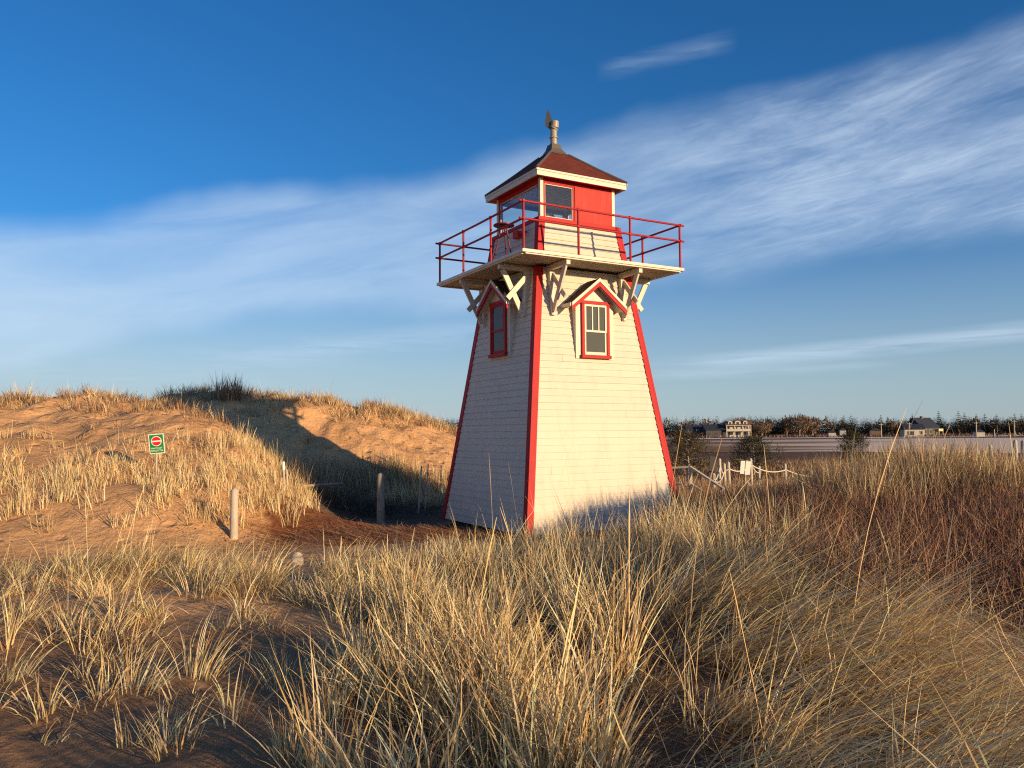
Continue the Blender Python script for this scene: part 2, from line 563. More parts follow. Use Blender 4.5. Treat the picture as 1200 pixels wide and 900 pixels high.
# frozen pond / snow-covered marsh: one thin sheet over the marsh floor
def ice_mat():
    m, t, b, out = new_mat('wind_swept_ice_and_snow')
    pos = t.n('ShaderNodeNewGeometry').outputs['Position']
    n1 = t.noise(t.mapped(pos, (0.006, 0.060, 1)), 1.0, 8, 0.66, 0.5)
    n2 = t.noise(t.mapped(pos, (0.03, 0.22, 1), (0, 0, 0.1)), 1.0, 6, 0.65, 0.3)
    snow = t.mix(n2, (0.66, 0.51, 0.37), (0.92, 0.76, 0.58))
    mud = t.mix(n2, (0.16, 0.085, 0.045), (0.36, 0.22, 0.12))
    x = t.n('ShaderNodeSeparateXYZ')
    t.l(pos, x.inputs[0])
    bias = t.math('MULTIPLY_ADD', t.math('DIVIDE', x.outputs[0], t.math('MAXIMUM', x.outputs[1], 1.0)), 0.62, -0.23)
    k = t.ramp(t.math('ADD', n1, bias), [(0.47, 0.0), (0.53, 1.0)])
    t.l(t.mix(k, mud, snow), b.inputs['Base Color'])
    b.inputs['Roughness'].default_value = 0.9
    b.inputs['Specular IOR Level'].default_value = 0.03
    return m


mb = MB()
outl = []
for k in range(160):
    a = 2 * math.pi * k / 160
    rx, ry = 330, 92
    w = 1 + 0.10 * math.sin(a * 5 + 1) + 0.07 * math.sin(a * 11 + 2) + 0.05 * math.sin(a * 23)
    px_, py_ = 150 + rx * math.cos(a) * w, 182 + ry * math.sin(a) * w
    outl.append((px_, py_, -0.925))
mb.add(outl, [tuple(range(160))])
tag(mb.build('frozen_pond', ice_mat()), kind='structure')
# snow patches on the far shore
mb = MB()
for (cx_, cy_, rx, ry, dz) in [(215, 312, 45, 5, .05), (120, 300, 60, 4, .05), (300, 318, 40, 7, .05), (60, 296, 26, 3, .05), (236, 342, 40, 5, .06)]:
    pts = []
    for k in range(48):
        a = 2 * math.pi * k / 48
        w = 1 + 0.22 * math.sin(a * 3 + cx_) + 0.12 * math.sin(a * 7 + cy_)
        pts.append((cx_ + rx * w * math.cos(a), cy_ + ry * w * math.sin(a)))
    hh = height(np.array([p[0] for p in pts]), np.array([p[1] for p in pts]))
    zc = hz(cx_, cy_)
    mb.add([(cx_, cy_, zc + 0.12)] + [(p[0], p[1], h + 0.02) for p, h in zip(pts, hh)], [(0, k + 1, (k + 1) % 48 + 1) for k in range(48)])
M['snow'] = paint('old_snow', (0.76, 0.75, 0.74), 0.7, 0.06, 0.3)
tag(mb.build('snow', M['snow']), kind='stuff')


# ------------------------------------------------------------------ ribbons (grass, twigs, needles)
class Ribbons:
    """blades as tapering ribbons merged into one mesh"""

    def __init__(self, levels=5):
        self.lv = levels
        self.co, self.col = [], []

    def add(self, base, phi, th0, kap, L, w, col, prof='blade', psi=None, taper=2.2, side=0.0, kink=0.0):
        """all arrays of length n; base (n,3), col (n,3)"""
        n, lv = len(base), self.lv
        base = np.asarray(base, float)
        b = lambda a: np.broadcast_to(np.asarray(a, float), (n,))
        phi, th0, kap, L, w = b(phi), b(th0), b(kap), b(L), b(w)
        psi = rng.uniform(0, math.pi, n) if psi is None else b(psi)
        p = base.copy()
        P = np.empty((n, lv, 2, 3))
        ds = L / (lv - 1)
        bend = rng.normal(0, 1, n) * side
        kk = np.where(rng.uniform(0, 1, n) < kink, rng.normal(.5, 1.0, n), 0.0)
        ks = rng.uniform(.3, .8, n)
        for k in range(lv):
            s = k / (lv - 1)
            if prof == 'blade': ww = w * (1 - s ** taper) * (0.75 + 0.25 * min(1, s * 6)) + 0.0002
            elif prof == 'stalk': ww = w * np.where(s > 0.72, 1.55, 1.0) * (0.3 if s > 0.99 else 1.0)
            else: ww = w * (1 - 0.75 * s)
            wx, wy = np.cos(psi) * ww / 2, np.sin(psi) * ww / 2
            off = np.stack([wx, wy, np.zeros(n)], -1)
            P[:, k, 0] = p - off
            P[:, k, 1] = p + off
            th = np.clip(th0 + kap * (s + 0.5 / (lv - 1)) + kk * (s > ks), -2.3, 2.3)
            ph = phi + bend * s
            p = p + np.stack([np.sin(th) * np.cos(ph), np.sin(th) * np.sin(ph), np.cos(th)], -1) * ds[:, None]
        self.co.append(P.reshape(n, -1, 3))
        C = np.ones((n, lv * 2, 4))
        C[:, :, :3] = np.asarray(col)[:, None, :]
        self.col.append(C)

    def build(self, name, mat, parent=None):
        co = np.concatenate(self.co)
        col = np.concatenate(self.col)
        n, lv = len(co), self.lv
        nv = lv * 2
        f0 = np.array([[2 * k, 2 * k + 1, 2 * k + 3, 2 * k + 2] for k in range(lv - 1)])
        F_ = (f0[None] + (np.arange(n) * nv)[:, None, None]).reshape(-1, 4)
        me = bpy.data.meshes.new(name)
        me.vertices.add(n * nv)
        me.vertices.foreach_set('co', co.astype(np.float32).ravel())
        me.loops.add(F_.size)
        me.loops.foreach_set('vertex_index', F_.astype(np.int32).ravel())
        me.polygons.add(len(F_))
        me.polygons.foreach_set('loop_start', np.arange(0, F_.size, 4, dtype=np.int32))
        me.polygons.foreach_set('use_smooth', np.ones(len(F_), bool))
        me.update(calc_edges=True)
        c = me.color_attributes.new('Col', 'FLOAT_COLOR', 'POINT')
        c.data.foreach_set('color', col.astype(np.float32).ravel())
        me.materials.append(mat)
        o = bpy.data.objects.new(name, me)
        COL.objects.link(o)
        if parent: o.parent = parent
        return o


PAL = np.array([[.76, .54, .25], [.60, .40, .17], [.82, .64, .36], [.36, .23, .105], [.74, .56, .31], [.82, .60, .30], [.84, .68, .42]])
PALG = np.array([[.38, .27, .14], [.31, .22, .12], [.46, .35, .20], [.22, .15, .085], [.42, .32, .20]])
PALR = np.array([[.20, .092, .054], [.14, .068, .044], [.26, .135, .075], [.32, .19, .11], [.11, .055, .040]])
PALB = np.array([[.36, .22, .115], [.26, .15, .08], [.46, .31, .165], [.18, .10, .06]])


def colours(n, pal, jit=0.14):
    c = pal[rng.integers(0, len(pal), n)]
    return np.clip(c * (1 + rng.normal(0, jit, (n, 1))) * (1 + rng.normal(0, 0.04, (n, 3))), 0.01, 0.85)


def tufts(rb, centres, nb, hgt, wid, spread=0.35, radius=0.12, wind=(0, 0), curl=0.5, pal=PAL, hvar=0.3, stalks=0.0, side=0.25, kink=0.22, keep=None, dead=0.1):
    """centres (n,2); nb blades per tuft; wind = lean vector added to each blade's outward lean"""
    centres = np.asarray(centres, float)
    if not len(centres): return
    nt = len(centres)
    cnt = np.maximum(3, (nb * rng.uniform(0.55, 1.45, nt)).astype(int))
    idx = np.repeat(np.arange(nt), cnt)
    n = len(idx)
    th = rng.uniform(0, 2 * math.pi, n)
    rr = radius * np.sqrt(rng.uniform(0, 1, n)) * rng.uniform(.6, 1.4, nt)[idx]
    x, y = centres[idx, 0] + rr * np.cos(th), centres[idx, 1] + rr * np.sin(th)
    ok = (x ** 2 + (y - 0.2) ** 2) > 1.5 ** 2
    # nothing grows through the tower floor
    dx, dy = x - TCX, y - TCY
    u, v = dx * math.cos(TYAW) + dy * math.sin(TYAW), -dx * math.sin(TYAW) + dy * math.cos(TYAW)
    ok &= (np.abs(u) > 1.98) | (np.abs(v) > 1.98)
    if keep is not None: ok &= keep(x, y)
    ok &= ~((np.abs(x + .2717 * y) < .17) & (y > 8.0) & (y < 10.95))   # round the low post
    idx, th, rr, x, y = idx[ok], th[ok], rr[ok], x[ok], y[ok]
    n = len(idx)
    if n == 0: return
    z = height(x, y) - 0.02
    tw = rng.normal(0, 0.16, (nt, 2))[idx]
    lx = np.cos(th) * spread * (rr / radius) + wind[0] + tw[:, 0] + rng.normal(0, .12, n)
    ly = np.sin(th) * spread * (rr / radius) + wind[1] + tw[:, 1] + rng.normal(0, .12, n)
    lean = np.hypot(lx, ly)
    phi = np.arctan2(ly, lx)
    hs = ((hgt(centres[:, 0], centres[:, 1]) if callable(hgt) else hgt) * rng.uniform(1 - hvar, 1 + hvar * 0.8, nt))[idx]
    L = hs * rng.uniform(0.45, 1.12, n)
    flat = rng.uniform(0, 1, n) < dead
    th0 = np.where(flat, rng.uniform(1.0, 1.5, n), lean * rng.uniform(.3, .8, n))
    kap = np.where(flat, rng.normal(0.1, .3, n), curl * (0.25 + lean) * rng.uniform(.4, 1.7, n))
    c = colours(n, pal)
    c = np.clip(c * rng.uniform(.82, 1.12, nt)[idx][:, None], 0.01, 0.8)
    rb.add(np.stack([x, y, z], -1), phi, th0, kap, L, wid * rng.uniform(.6, 1.35, n), c, side=side, kink=kink)
    if stalks:
        m = max(1, int(nt * stalks))
        j = rng.integers(0, n, m)
        j = j[x[j] ** 2 + y[j] ** 2 > 12]
        m = len(j)
        rb.add(np.stack([x[j], y[j], z[j]], -1), phi[j] + rng.normal(0, .5, m), np.abs(rng.normal(.12, .12, m)), rng.uniform(.0, .5, m),
               hs[j] * rng.uniform(1.2, 1.7, m), np.minimum(wid * 0.7, .0065 + .0 * hs[j]), colours(m, PAL[[0, 2, 5]]), prof='stalk', side=0.1)


def scatter(x0, x1, y0, y1, n, dens=None):
    x, y = rng.uniform(x0, x1, n), rng.uniform(y0, y1, n)
    if dens is not None:
        k = rng.uniform(0, 1, n) < dens(x, y)
        x, y = x[k], y[k]
    return np.stack([x, y], -1)


TCX, TCY, TYAW = 0.9725, 17.3666, 0.5124

# ---- foreground
def patch(x, y, s=1.0, o=0.0): return fbm(x * s + 31 + o, y * s + 7 - o, 3)


fg = Ribbons(7)
# central tall stand, left edge slants away from the camera
def h_mid(x, y):
    """stand height: tall in the middle, low towards the path at the left and far side"""
    return (.68 - .030 * np.maximum(y - 4, 0)) * (.42 + .58 * sstep(-2.0, -.6, x + .10 * (y - 6)))


c = scatter(-3.0, 1.6, 3.2, 9.4, 760, lambda x, y: sstep(-.33 * y - .05, -.27 * y + .35, x) * (1 - sstep(.075 * y + .05, .10 * y + .30, x)) * sstep(.45, .54, patch(x, y, 1.5)))
tufts(fg, c, 44, h_mid, .0098, .50, .13, (.0, .0), .75, hvar=.35, stalks=.14, side=.45, kink=.34, dead=.14)
tufts(fg, c[::4], 26, .44, .0090, .6, .18, (.1, -.1), .9, pal=np.concatenate([PALG, PAL]), hvar=.4, side=.5, kink=.4, dead=.3)
# swept mass on the right, combed to the right and towards the viewer
c = scatter(.5, 3.4, 1.8, 8.6, 560, lambda x, y: sstep(.13 * y + .10, .15 * y + .45, x) * (1 - sstep(2.35, 3.0, x - .02 * y)) * sstep(.30, .44, patch(x, y, 1.0, 4)))
tufts(fg, c, 46, 1.0, .0074, .34, .16, (1.45, -1.25), .38, hvar=.25, stalks=.03, dead=.03, side=.2)
tufts(fg, c[::5], 36, .62, .0070, .40, .15, (.45, -.35), .8, hvar=.3, stalks=.05, dead=.05)
# collapsed dead grass between the two stands and under the near edge
c = scatter(-1.0, 2.2, 2.9, 8.5, 230, lambda x, y: sstep(.02 * y, .06 * y, x) * (1 - sstep(.24 * y, .30 * y, x)))
tufts(fg, c, 46, .42, .0066, .8, .18, (.3, -.3), 1.2, dead=.55, pal=PALG, hvar=.4)
# a few long seed stalks leaning left in front
q = np.array([[.98, 3.55], [.90, 3.7], [1.15, 3.65], [1.05, 3.9], [1.35, 3.8], [.72, 3.5], [1.6, 4.2], [-.95, 4.6], [-1.15, 4.9]])
n = len(q)
fg.add(np.c_[q, height(q[:, 0], q[:, 1])], np.where(q[:, 0] > 0, 2.9, 1.6) + rng.normal(0, .25, n), rng.uniform(.12, .38, n), rng.uniform(.0, .3, n), rng.uniform(.7, 1.05, n), .0042, colours(n, PAL[[0, 2, 5]]), prof='stalk')
# upright stand behind it, catching the sun
c = scatter(1.0, 5.0, 7.4, 11.2, 260, lambda x, y: sstep(.30, .46, patch(x, y, .9, 9)) * (1 - sstep(2.8, 3.7, x - .10 * (y - 8))))
tufts(fg, c, 56, lambda x, y: .40 + .36 * sstep(1.3, 2.2, x), .0085, .34, .17, (-.08, -.02), .5, hvar=.25, stalks=.1)
# tall grass right of the tower's sunny wall
c = scatter(3.3, 5.2, 13.6, 16.4, 60, lambda x, y: sstep(.25, .42, patch(x, y, .9, 19)))
tufts(fg, c, 50, .50, .010, .34, .2, (-.08, -.02), .5, hvar=.28, stalks=.2)
c = scatter(4.7, 8.0, 11.2, 15.6, 460, lambda x, y: sstep(.22, .4, patch(x, y, .9, 29)) * sstep(.36 * y, .39 * y, x))
tufts(fg, c, 50, .86, .010, .30, .2, (-.05, -.02), .4, hvar=.28, stalks=.03, pal=np.concatenate([PAL, PALB, PALB]))
c = scatter(-.6, 2.0, 7.6, 10.4, 34)
tufts(fg, c, 12, .95, .0075, .30, .12, (-.12, 0), .5, hvar=.3, stalks=.2, dead=0)
# fringe in front of the tower
c = scatter(-2.8, 2.2, 9.0, 13.2, 250, lambda x, y: sstep(-.27 * y, -.10 * y, x) * sstep(.36, .50, patch(x, y, 1.0, 2)) * (1 - .9 * sstep(10.6, 12.0, y)))
tufts(fg, c, 55, lambda x, y: .30 + .24 * sstep(-1.5, .8, x), .0085, .42, .17, (.05, 0), .7, stalks=.2)
# left hummock, matted and combed over
c = scatter(-7.6, -1.7, 7.6, 10.6, 400, lambda x, y: sstep(.46, .56, patch(x, y, .75, 3)) * sstep(7.2, 8.4, y + .25 * (x + 4)))
tufts(fg, c, 60, .46, .0078, .85, .22, (.80, -.45), .9, hvar=.5, pal=PAL, stalks=.06, dead=.25)
c = scatter(-6.0, -2.4, 5.4, 8.2, 90, lambda x, y: sstep(.42, .52, patch(x, y, 1.2, 6)) * sstep(.42 * y, .50 * y, -x))
tufts(fg, c, 46, .40, .0076, .6, .13, (.25, -.25), 1.3, stalks=.06, dead=.18)
c = scatter(-4.4, -1.3, 3.9, 7.4, 110, lambda x, y: sstep(.50, .58, patch(x, y, 1.4, 51)) * (1 - sstep(-.30 * y - .1, -.26 * y, x)))
tufts(fg, c, 30, .30, .0070, .8, .11, (.3, -.2), 1.1, stalks=.05, dead=.2, hvar=.5)
# around and behind the viewer (shades the near ground)
c = scatter(1.2, 3.1, -2.4, 1.9, 150)
tufts(fg, c, 44, 1.0, .013, .4, .22, (.1, -.1), .7, hvar=.3)
tag(fg.build('marram_grass', M['blade']), kind='stuff')

# loose straw lying on the ground
st = Ribbons(4)
n = 5200
x, y = rng.uniform(-7, 4, n), rng.uniform(3.2, 15, n)
k = rng.uniform(0, 1, n) < .15 + .85 * sstep(.4, .6, patch(x, y, 1.3, 12)) * sstep(-.42 * y, -.1 * y, x)
x, y = x[k], y[k]
n = len(x)
st.add(np.stack([x, y, height(x, y) + .008], -1), rng.uniform(0, 6.28, n), rng.uniform(1.3, 1.54, n), rng.uniform(.0, .15, n), rng.uniform(.08, .4, n), .0045, colours(n, PAL), side=.3)
# straw mat on the red path beside the tower
n = 5200
x, y = rng.normal(-2.9, 1.3, n), rng.normal(15.4, 1.0, n)
st.add(np.stack([x, y, height(x, y) + .01], -1), rng.normal(2.7, .7, n), rng.uniform(1.25, 1.52, n), rng.uniform(.0, .15, n), rng.uniform(.12, .45, n), .013,
       np.clip(colours(n, np.array([[.34, .14, .05], [.26, .09, .035], [.56, .33, .13], [.18, .06, .028], [.46, .24, .09]])), 0, 1), side=.3)
tag(st.build('straw_litter', M['blade']), kind='stuff')

# bits of dark wrack on the open sand
wr = Ribbons(3)
n = 700
x, y = rng.uniform(-10, -2.5, n), rng.uniform(4, 15, n)
wr.add(np.stack([x, y, height(x, y) + .012], -1), rng.uniform(0, 6.28, n), rng.uniform(1.1, 1.55, n), 0.0, rng.uniform(.02, .12, n), rng.uniform(.012, .04, n), colours(n, np.array([[.05, .035, .025], [.10, .065, .04], [.20, .13, .07]])), side=.5)
tag(wr.build('sand_debris', M['twig']), kind='stuff')

# ---- dune grass
dg = Ribbons(5)


def slope_d(x, y):
    h = height(x, y)
    nose = np.exp(-(((x + 5.6) / 1.5) ** 2 + ((y - 16.2) / 2.0) ** 2))
    band = sstep(.25, .55, h) * (1 - sstep(1.45, 2.0, h)) * (.25 + .75 * sstep(.36, .56, patch(x, y, .55)))
    return np.clip(band + nose * sstep(.1, .4, h), 0, 1) * (1 - sstep(-4.4, -3.9, x))


c = scatter(-19, -3.9, 13.2, 23, 2900, slope_d)
tufts(dg, c, 18, .42, .011, .28, .16, (-.08, .03), .45, pal=PAL, hvar=.35, stalks=.12)
# crest
def crest_d(x, y):
    h = height(x, y)
    up = height(x, y + 1.2)
    return sstep(-.25, .10, h - up + .12) * sstep(1.7, 2.2, h) * sstep(.34, .5, patch(x, y, .7, 5))


c = scatter(-26, 1.5, 21.5, 33, 2300, crest_d)
tufts(dg, c, 20, .40, .014, .4, .2, (-.1, .0), .6, pal=PALB * 1.25, hvar=.4, stalks=.10)
c = scatter(-26, 1.5, 21.5, 33, 600, crest_d)
tufts(dg, c, 18, .52, .014, .35, .18, (-.1, .0), .5, pal=PAL, hvar=.4, stalks=.2)
# sparse growth on the bare upper sand and on the bowl's back wall
c = scatter(-19, -1, 18, 28, 520, lambda x, y: sstep(.48, .62, patch(x, y, .8, 8)) * sstep(.4, .9, height(x, y)))
tufts(dg, c, 14, .36, .012, .45, .16, (-.1, 0), .8, pal=PALB * 1.2, hvar=.4)
# foot of the back wall, in the tower's shadow and right of it
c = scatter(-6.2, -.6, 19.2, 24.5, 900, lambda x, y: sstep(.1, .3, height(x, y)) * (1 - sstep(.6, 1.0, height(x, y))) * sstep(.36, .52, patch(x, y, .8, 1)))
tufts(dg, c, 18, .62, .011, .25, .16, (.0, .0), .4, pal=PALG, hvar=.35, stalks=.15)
c = scatter(-3.8, -.9, 21.0, 24.5, 220, lambda x, y: sstep(.32, .5, patch(x, y, .9, 41)))
tufts(dg, c, 18, .55, .012, .25, .16, (-.05, .0), .4, pal=PAL, hvar=.35, stalks=.15)
for (qx, qy, qr, qn) in ((-5.7, 28.0, .8, 60), (-4.6, 28.8, .5, 30), (-3.1, 30, .9, 60), (-2.0, 30.5, .8, 40), (-8.1, 27.4, .4, 20), (-13, 25.2, .7, 40), (-15.5, 24.2, .6, 30), (-11.2, 25.6, .5, 25)):
    c = np.stack([rng.normal(qx, qr, qn), rng.normal(qy, .5, qn)], -1)
    tufts(dg, c, 22, .38, .015, .5, .2, (-.05, 0), .8, pal=np.concatenate([PAL, PALB, PALB]), hvar=.4, stalks=.1)
# the dark clump on the crest
c = np.stack([rng.normal(-9.55, .22, 22), rng.normal(26.4, .35, 22)], -1)
tufts(dg, c, 26, .8, .013, .22, .2, (0, 0), .3, pal=PALB, hvar=.3)
tag(dg.build('dune_grass', M['blade']), kind='stuff')

# ---- the field on the right: reddish twigs with grass through it
fl = Ribbons(5)


def field_d(x, y): return sstep(-.5, .5, x - (2.1 + .06 * y)) * (1 - sstep(25, 30, y - .2 * x))


c = scatter(2, 30, 6.5, 32, 3200, lambda x, y: field_d(x, y) * (.25 + .75 * sstep(9.5, 12.5, y)) * sstep(.40, .56, patch(x, y, .45, 11)))
tufts(fl, c, 12, .50, .010, .40, .22, (-.05, -.03), .6, pal=PALB * 1.2, hvar=.35, stalks=.08)
c = scatter(2, 30, 10.5, 32, 2800, lambda x, y: field_d(x, y) * (sstep(.48, .6, patch(x, y, .35, 21)) * .35 + .55 * sstep(12.5, 18, y) * sstep(.34, .5, patch(x, y, .5, 23))))
tufts(fl, c, 18, .62, .011, .34, .2, (.15, -.05), .6, pal=PAL, hvar=.3, stalks=.15)
c = scatter(2.2, 10, 5.6, 12, 420, lambda x, y: field_d(x, y) * sstep(.40, .54, patch(x, y, .8, 61)))
tufts(fl, c, 16, .50, .0085, .5, .18, (.1, -.1), .8, pal=np.concatenate([PAL, PALB]), hvar=.4, stalks=.1, dead=.25)
# golden grass round the rope fence, brown grass out to the marsh
c = scatter(3, 15, 18.5, 32, 1100, lambda x, y: sstep(.36, .5, patch(x, y, .6, 15)))
tufts(fl, c, 18, .42, .012, .4, .22, (-.1, 0), .6, pal=PAL, hvar=.4)
c = scatter(-4, 62, 30, 74, 5200, lambda x, y: sstep(.32, .5, patch(x, y, .12, 15)) * sstep(-.1, .02, x / y + .0))
tufts(fl, c, 14, .50, .034, .5, .5, (0, 0), .6, pal=PALB, hvar=.4)
tag(fl.build('field_grass', M['blade']), kind='stuff')

tw = Ribbons(4)
c = scatter(2, 24, 4.0, 24, 6800, lambda x, y: field_d(x, y) * sstep(.22, .42, patch(x, y, .4, 27)))
c = c[c[:, 1] > 5.8]
c = np.r_[c, scatter(2, 9.5, 6.0, 11.8, 1500, lambda x, y: field_d(x, y) * sstep(.2, .36, patch(x, y, .6, 33)))]
nb2 = 260
c = np.r_[c, np.stack([rng.normal(-3.9, .9, nb2), rng.normal(20.2, .7, nb2)], -1)]
nt = len(c)
sten = 9
idx = np.repeat(np.arange(nt), sten)
n = len(idx)
x, y = c[idx, 0] + rng.normal(0, .16, n), c[idx, 1] + rng.normal(0, .16, n)
z = height(x, y) - .02
phi = rng.uniform(0, 6.28, n)
th0 = np.abs(rng.normal(.25, .22, n))
L = (rng.uniform(.34, .62, nt))[idx] * rng.uniform(.6, 1.2, n)
cl = colours(n, PALR)
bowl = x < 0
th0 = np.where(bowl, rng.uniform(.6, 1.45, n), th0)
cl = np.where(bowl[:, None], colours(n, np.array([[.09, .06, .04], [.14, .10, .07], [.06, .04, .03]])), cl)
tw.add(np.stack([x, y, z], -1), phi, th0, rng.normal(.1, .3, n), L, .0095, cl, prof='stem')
for q in range(3):
    s = rng.uniform(.35, .9, n)
    bx = np.stack([x + np.sin(th0) * np.cos(phi) * L * s, y + np.sin(th0) * np.sin(phi) * L * s, z + np.cos(th0) * L * s], -1)
    tw.add(bx, phi + rng.normal(0, 1.6, n), th0 + rng.uniform(.3, 1.0, n), rng.normal(-.3, .3, n), L * rng.uniform(.25, .55, n), .007, cl, prof='stem')
tag(tw.build('bare_brush', M['twig']), kind='stuff')

# a few tufts that stand alone on the near sand
solo = [((-1.92, 4.95), .42, 'pale grass tuft standing alone on the near sand with long blades bent right', (.32, .1)),
        ((-2.15, 4.7), .30, 'short upright straw tuft just left of the long bent grass tuft on near sand', (-.1, .05)),
        ((-1.38, 4.9), .36, 'ragged straw tuft between the long bent tuft and the tall central grass', (.0, -.1)),
        ((-3.55, 6.4), .40, 'spread grass tuft on the sand below the matted hummock at left', (.2, -.1)),
        ((-2.75, 5.5), .22, 'flattened little grass tuft on the sand left of the long bent tuft', (.4, -.3)),
        ((-3.1, 5.0), .50, 'long combed grass tuft cut by the left edge of the photo', (.55, -.25)),
        ((-1.6, 3.8), .30, 'thin shaded grass tuft on dark sand at the bottom left', (.1, .1)),
        ((-1.02, 3.7), .26, 'small shaded grass tuft beside the tall central grass at the bottom', (.1, .0))]
for (p, h_, lab, wd) in solo:
    rb = Ribbons(7)
    tufts(rb, [p], 70 if h_ > .25 else 40, h_, .0052, .6, .13, wd, 1.0, hvar=.1, dead=.12)
    zz = hz(*p)
    o = rb.build('grass_tuft', M['blade'])
    o.data.transform(Matrix.Translation((-p[0], -p[1], -zz)))
    o.location = (p[0], p[1], zz)
    tag(o, lab, 'grass tuft', 'lone grass tufts on the near sand')

# ------------------------------------------------------------------ the lighthouse
LH = thing('lighthouse', (TCX, TCY, 0.0), 'square white clapboard lighthouse with red corner boards and a railed gallery', 'lighthouse', rz=TYAW)


def hw(z): return 1.87 - 0.137 * z


def siding(z0, z1, step, name):
    mb = MB()
    n = max(1, int(round((z1 - z0) / step)))
    st_ = (z1 - z0) / n
    for k in range(4):
        m2 = MB()
        for i in range(n):
            a, b = z0 + i * st_, z0 + (i + 1) * st_
            ha, hb = hw(a), hw(b)
            o1, o0 = 0.020, 0.004
            # butt joints at random places along each course
            cuts = sorted([random.uniform(-ha * .8, ha * .8) for _ in range(random.choice((0, 0, 0, 1)))])
            edges = [-1.0] + [c_ / ha for c_ in cuts] + [1.0]
            for e0, e1 in zip(edges[:-1], edges[1:]):
                g = 0.0015
                j = random.uniform(-.004, .004)
                xa0, xa1 = e0 * ha + (g if e0 > -1 else 0), e1 * ha - (g if e1 < 1 else 0)
                xb0, xb1 = e0 * hb + (g if e0 > -1 else 0), e1 * hb - (g if e1 < 1 else 0)
                m2.hexa([(xa0, -ha - o1 - j, a), (xa1, -ha - o1 - j, a), (xa1, -ha + .03, a), (xa0, -ha + .03, a),
                         (xb0, -hb - o0, b - .0005), (xb1, -hb - o0, b - .0005), (xb1, -hb + .03, b - .0005), (xb0, -hb + .03, b - .0005)])
        m2.rot(k)
        mb.v, off = mb.v + m2.v, len(mb.v)
        mb.f += [tuple(i + off for i in f) for f in m2.f]
        mb.m += m2.m
        mb.sm += m2.sm
    return mb.build(name, M['siding'], LH)


siding(0.0, 5.27, 0.137, 'tower_wall')
siding(5.365, 6.27, 0.137, 'lantern_base')
# dark block standing in for the shaded gap under the raised walls
mb = MB()
mb.box((-1.72, -1.72, -.45), (1.72, 1.72, .02))
mb.build('gap_shade_block', M['gapshade'], LH)


def corner(z0, z1, k, w=0.115, pr=0.032):
    mb = MB()
    for s in (0, 1):
        m2 = MB()
        h0, h1 = hw(z0), hw(z1)
        if s == 0:   # on this face's left end
            m2.hexa([(-h0 - pr, -h0 - pr, z0), (-h0 + w, -h0 - pr, z0), (-h0 + w, -h0 + .01, z0), (-h0 - pr, -h0 + .01, z0),
                     (-h1 - pr, -h1 - pr, z1), (-h1 + w, -h1 - pr, z1), (-h1 + w, -h1 + .01, z1), (-h1 - pr, -h1 + .01, z1)])
        else:        # on the neighbouring face, butted behind the first board
            m2.hexa([(-h0 - pr, -h0 + .0125, z0), (-h0 + .01, -h0 + .0125, z0), (-h0 + .01, -h0 + w, z0), (-h0 - pr, -h0 + w, z0),
                     (-h1 - pr, -h1 + .0125, z1), (-h1 + .01, -h1 + .0125, z1), (-h1 + .01, -h1 + w, z1), (-h1 - pr, -h1 + w, z1)])
        mb.add(m2.v, m2.f)
    mb.rot(k)
    return mb.build('corner_board', M['red'], LH)


for k in range(4):
    corner(-.03, 5.265, k)
    corner(5.37, 6.265, k)

# gallery deck: planks on an edge frame
mb = MB()
H = 1.95
nb_ = 27
for i in range(nb_):
    a = -H + 2 * H * i / nb_
    b = a + 2 * H / nb_ - .006
    ov = random.uniform(-.012, .012)
    mb.box((-H + ov, a, 5.318 + random.uniform(-.002, .002)), (H + ov * .5, b, 5.360 + random.uniform(-.003, .003)))
mb.build('gallery_deck', M['deckwood'], LH)
mb = MB()
for k in range(4):
    m2 = MB()
    m2.box((-H + .05, -H - .006, 5.285), (H - .05, -H + .035, 5.315))
    m2.box((-H - .03, -H - .034, 5.312), (H + .028, -H - .008, 5.372))
    m2.rot(k)
    mb.add(m2.v, m2.f)
mb.build('deck_edge', M['white'], LH)

# X brackets, two to a face
for k in range(4):
    for t_ in (-.90, .88):
        mb = MB()
        zb, zt = 4.26, 5.285
        vb, vt = -hw(zb) - .03, -hw(zt) - .03
        w = .046
        mb.hexa([(t_ - w, vb - .05, zb), (t_ + w, vb - .05, zb), (t_ + w, vb + .03, zb), (t_ - w, vb + .03, zb),
                 (t_ - w, vt - .09, zt), (t_ + w, vt - .09, zt), (t_ + w, vt + .03, zt), (t_ - w, vt + .03, zt)])
        mb.box((t_ - w, -1.90, 5.19), (t_ + w, vt - .092, 5.283))
        mb.beam((t_ - .012, -1.80, 5.19), (t_ - .012, vb - .045, 4.34), .115, .045, (1, 0, 0))
        mb.beam((t_ + .032, vt - .09, 5.10), (t_ + .032, -1.72, 4.60), .110, .040, (1, 0, 0))
        mb.rot(k).build('bracket', M['white'], LH, bevel=.006)

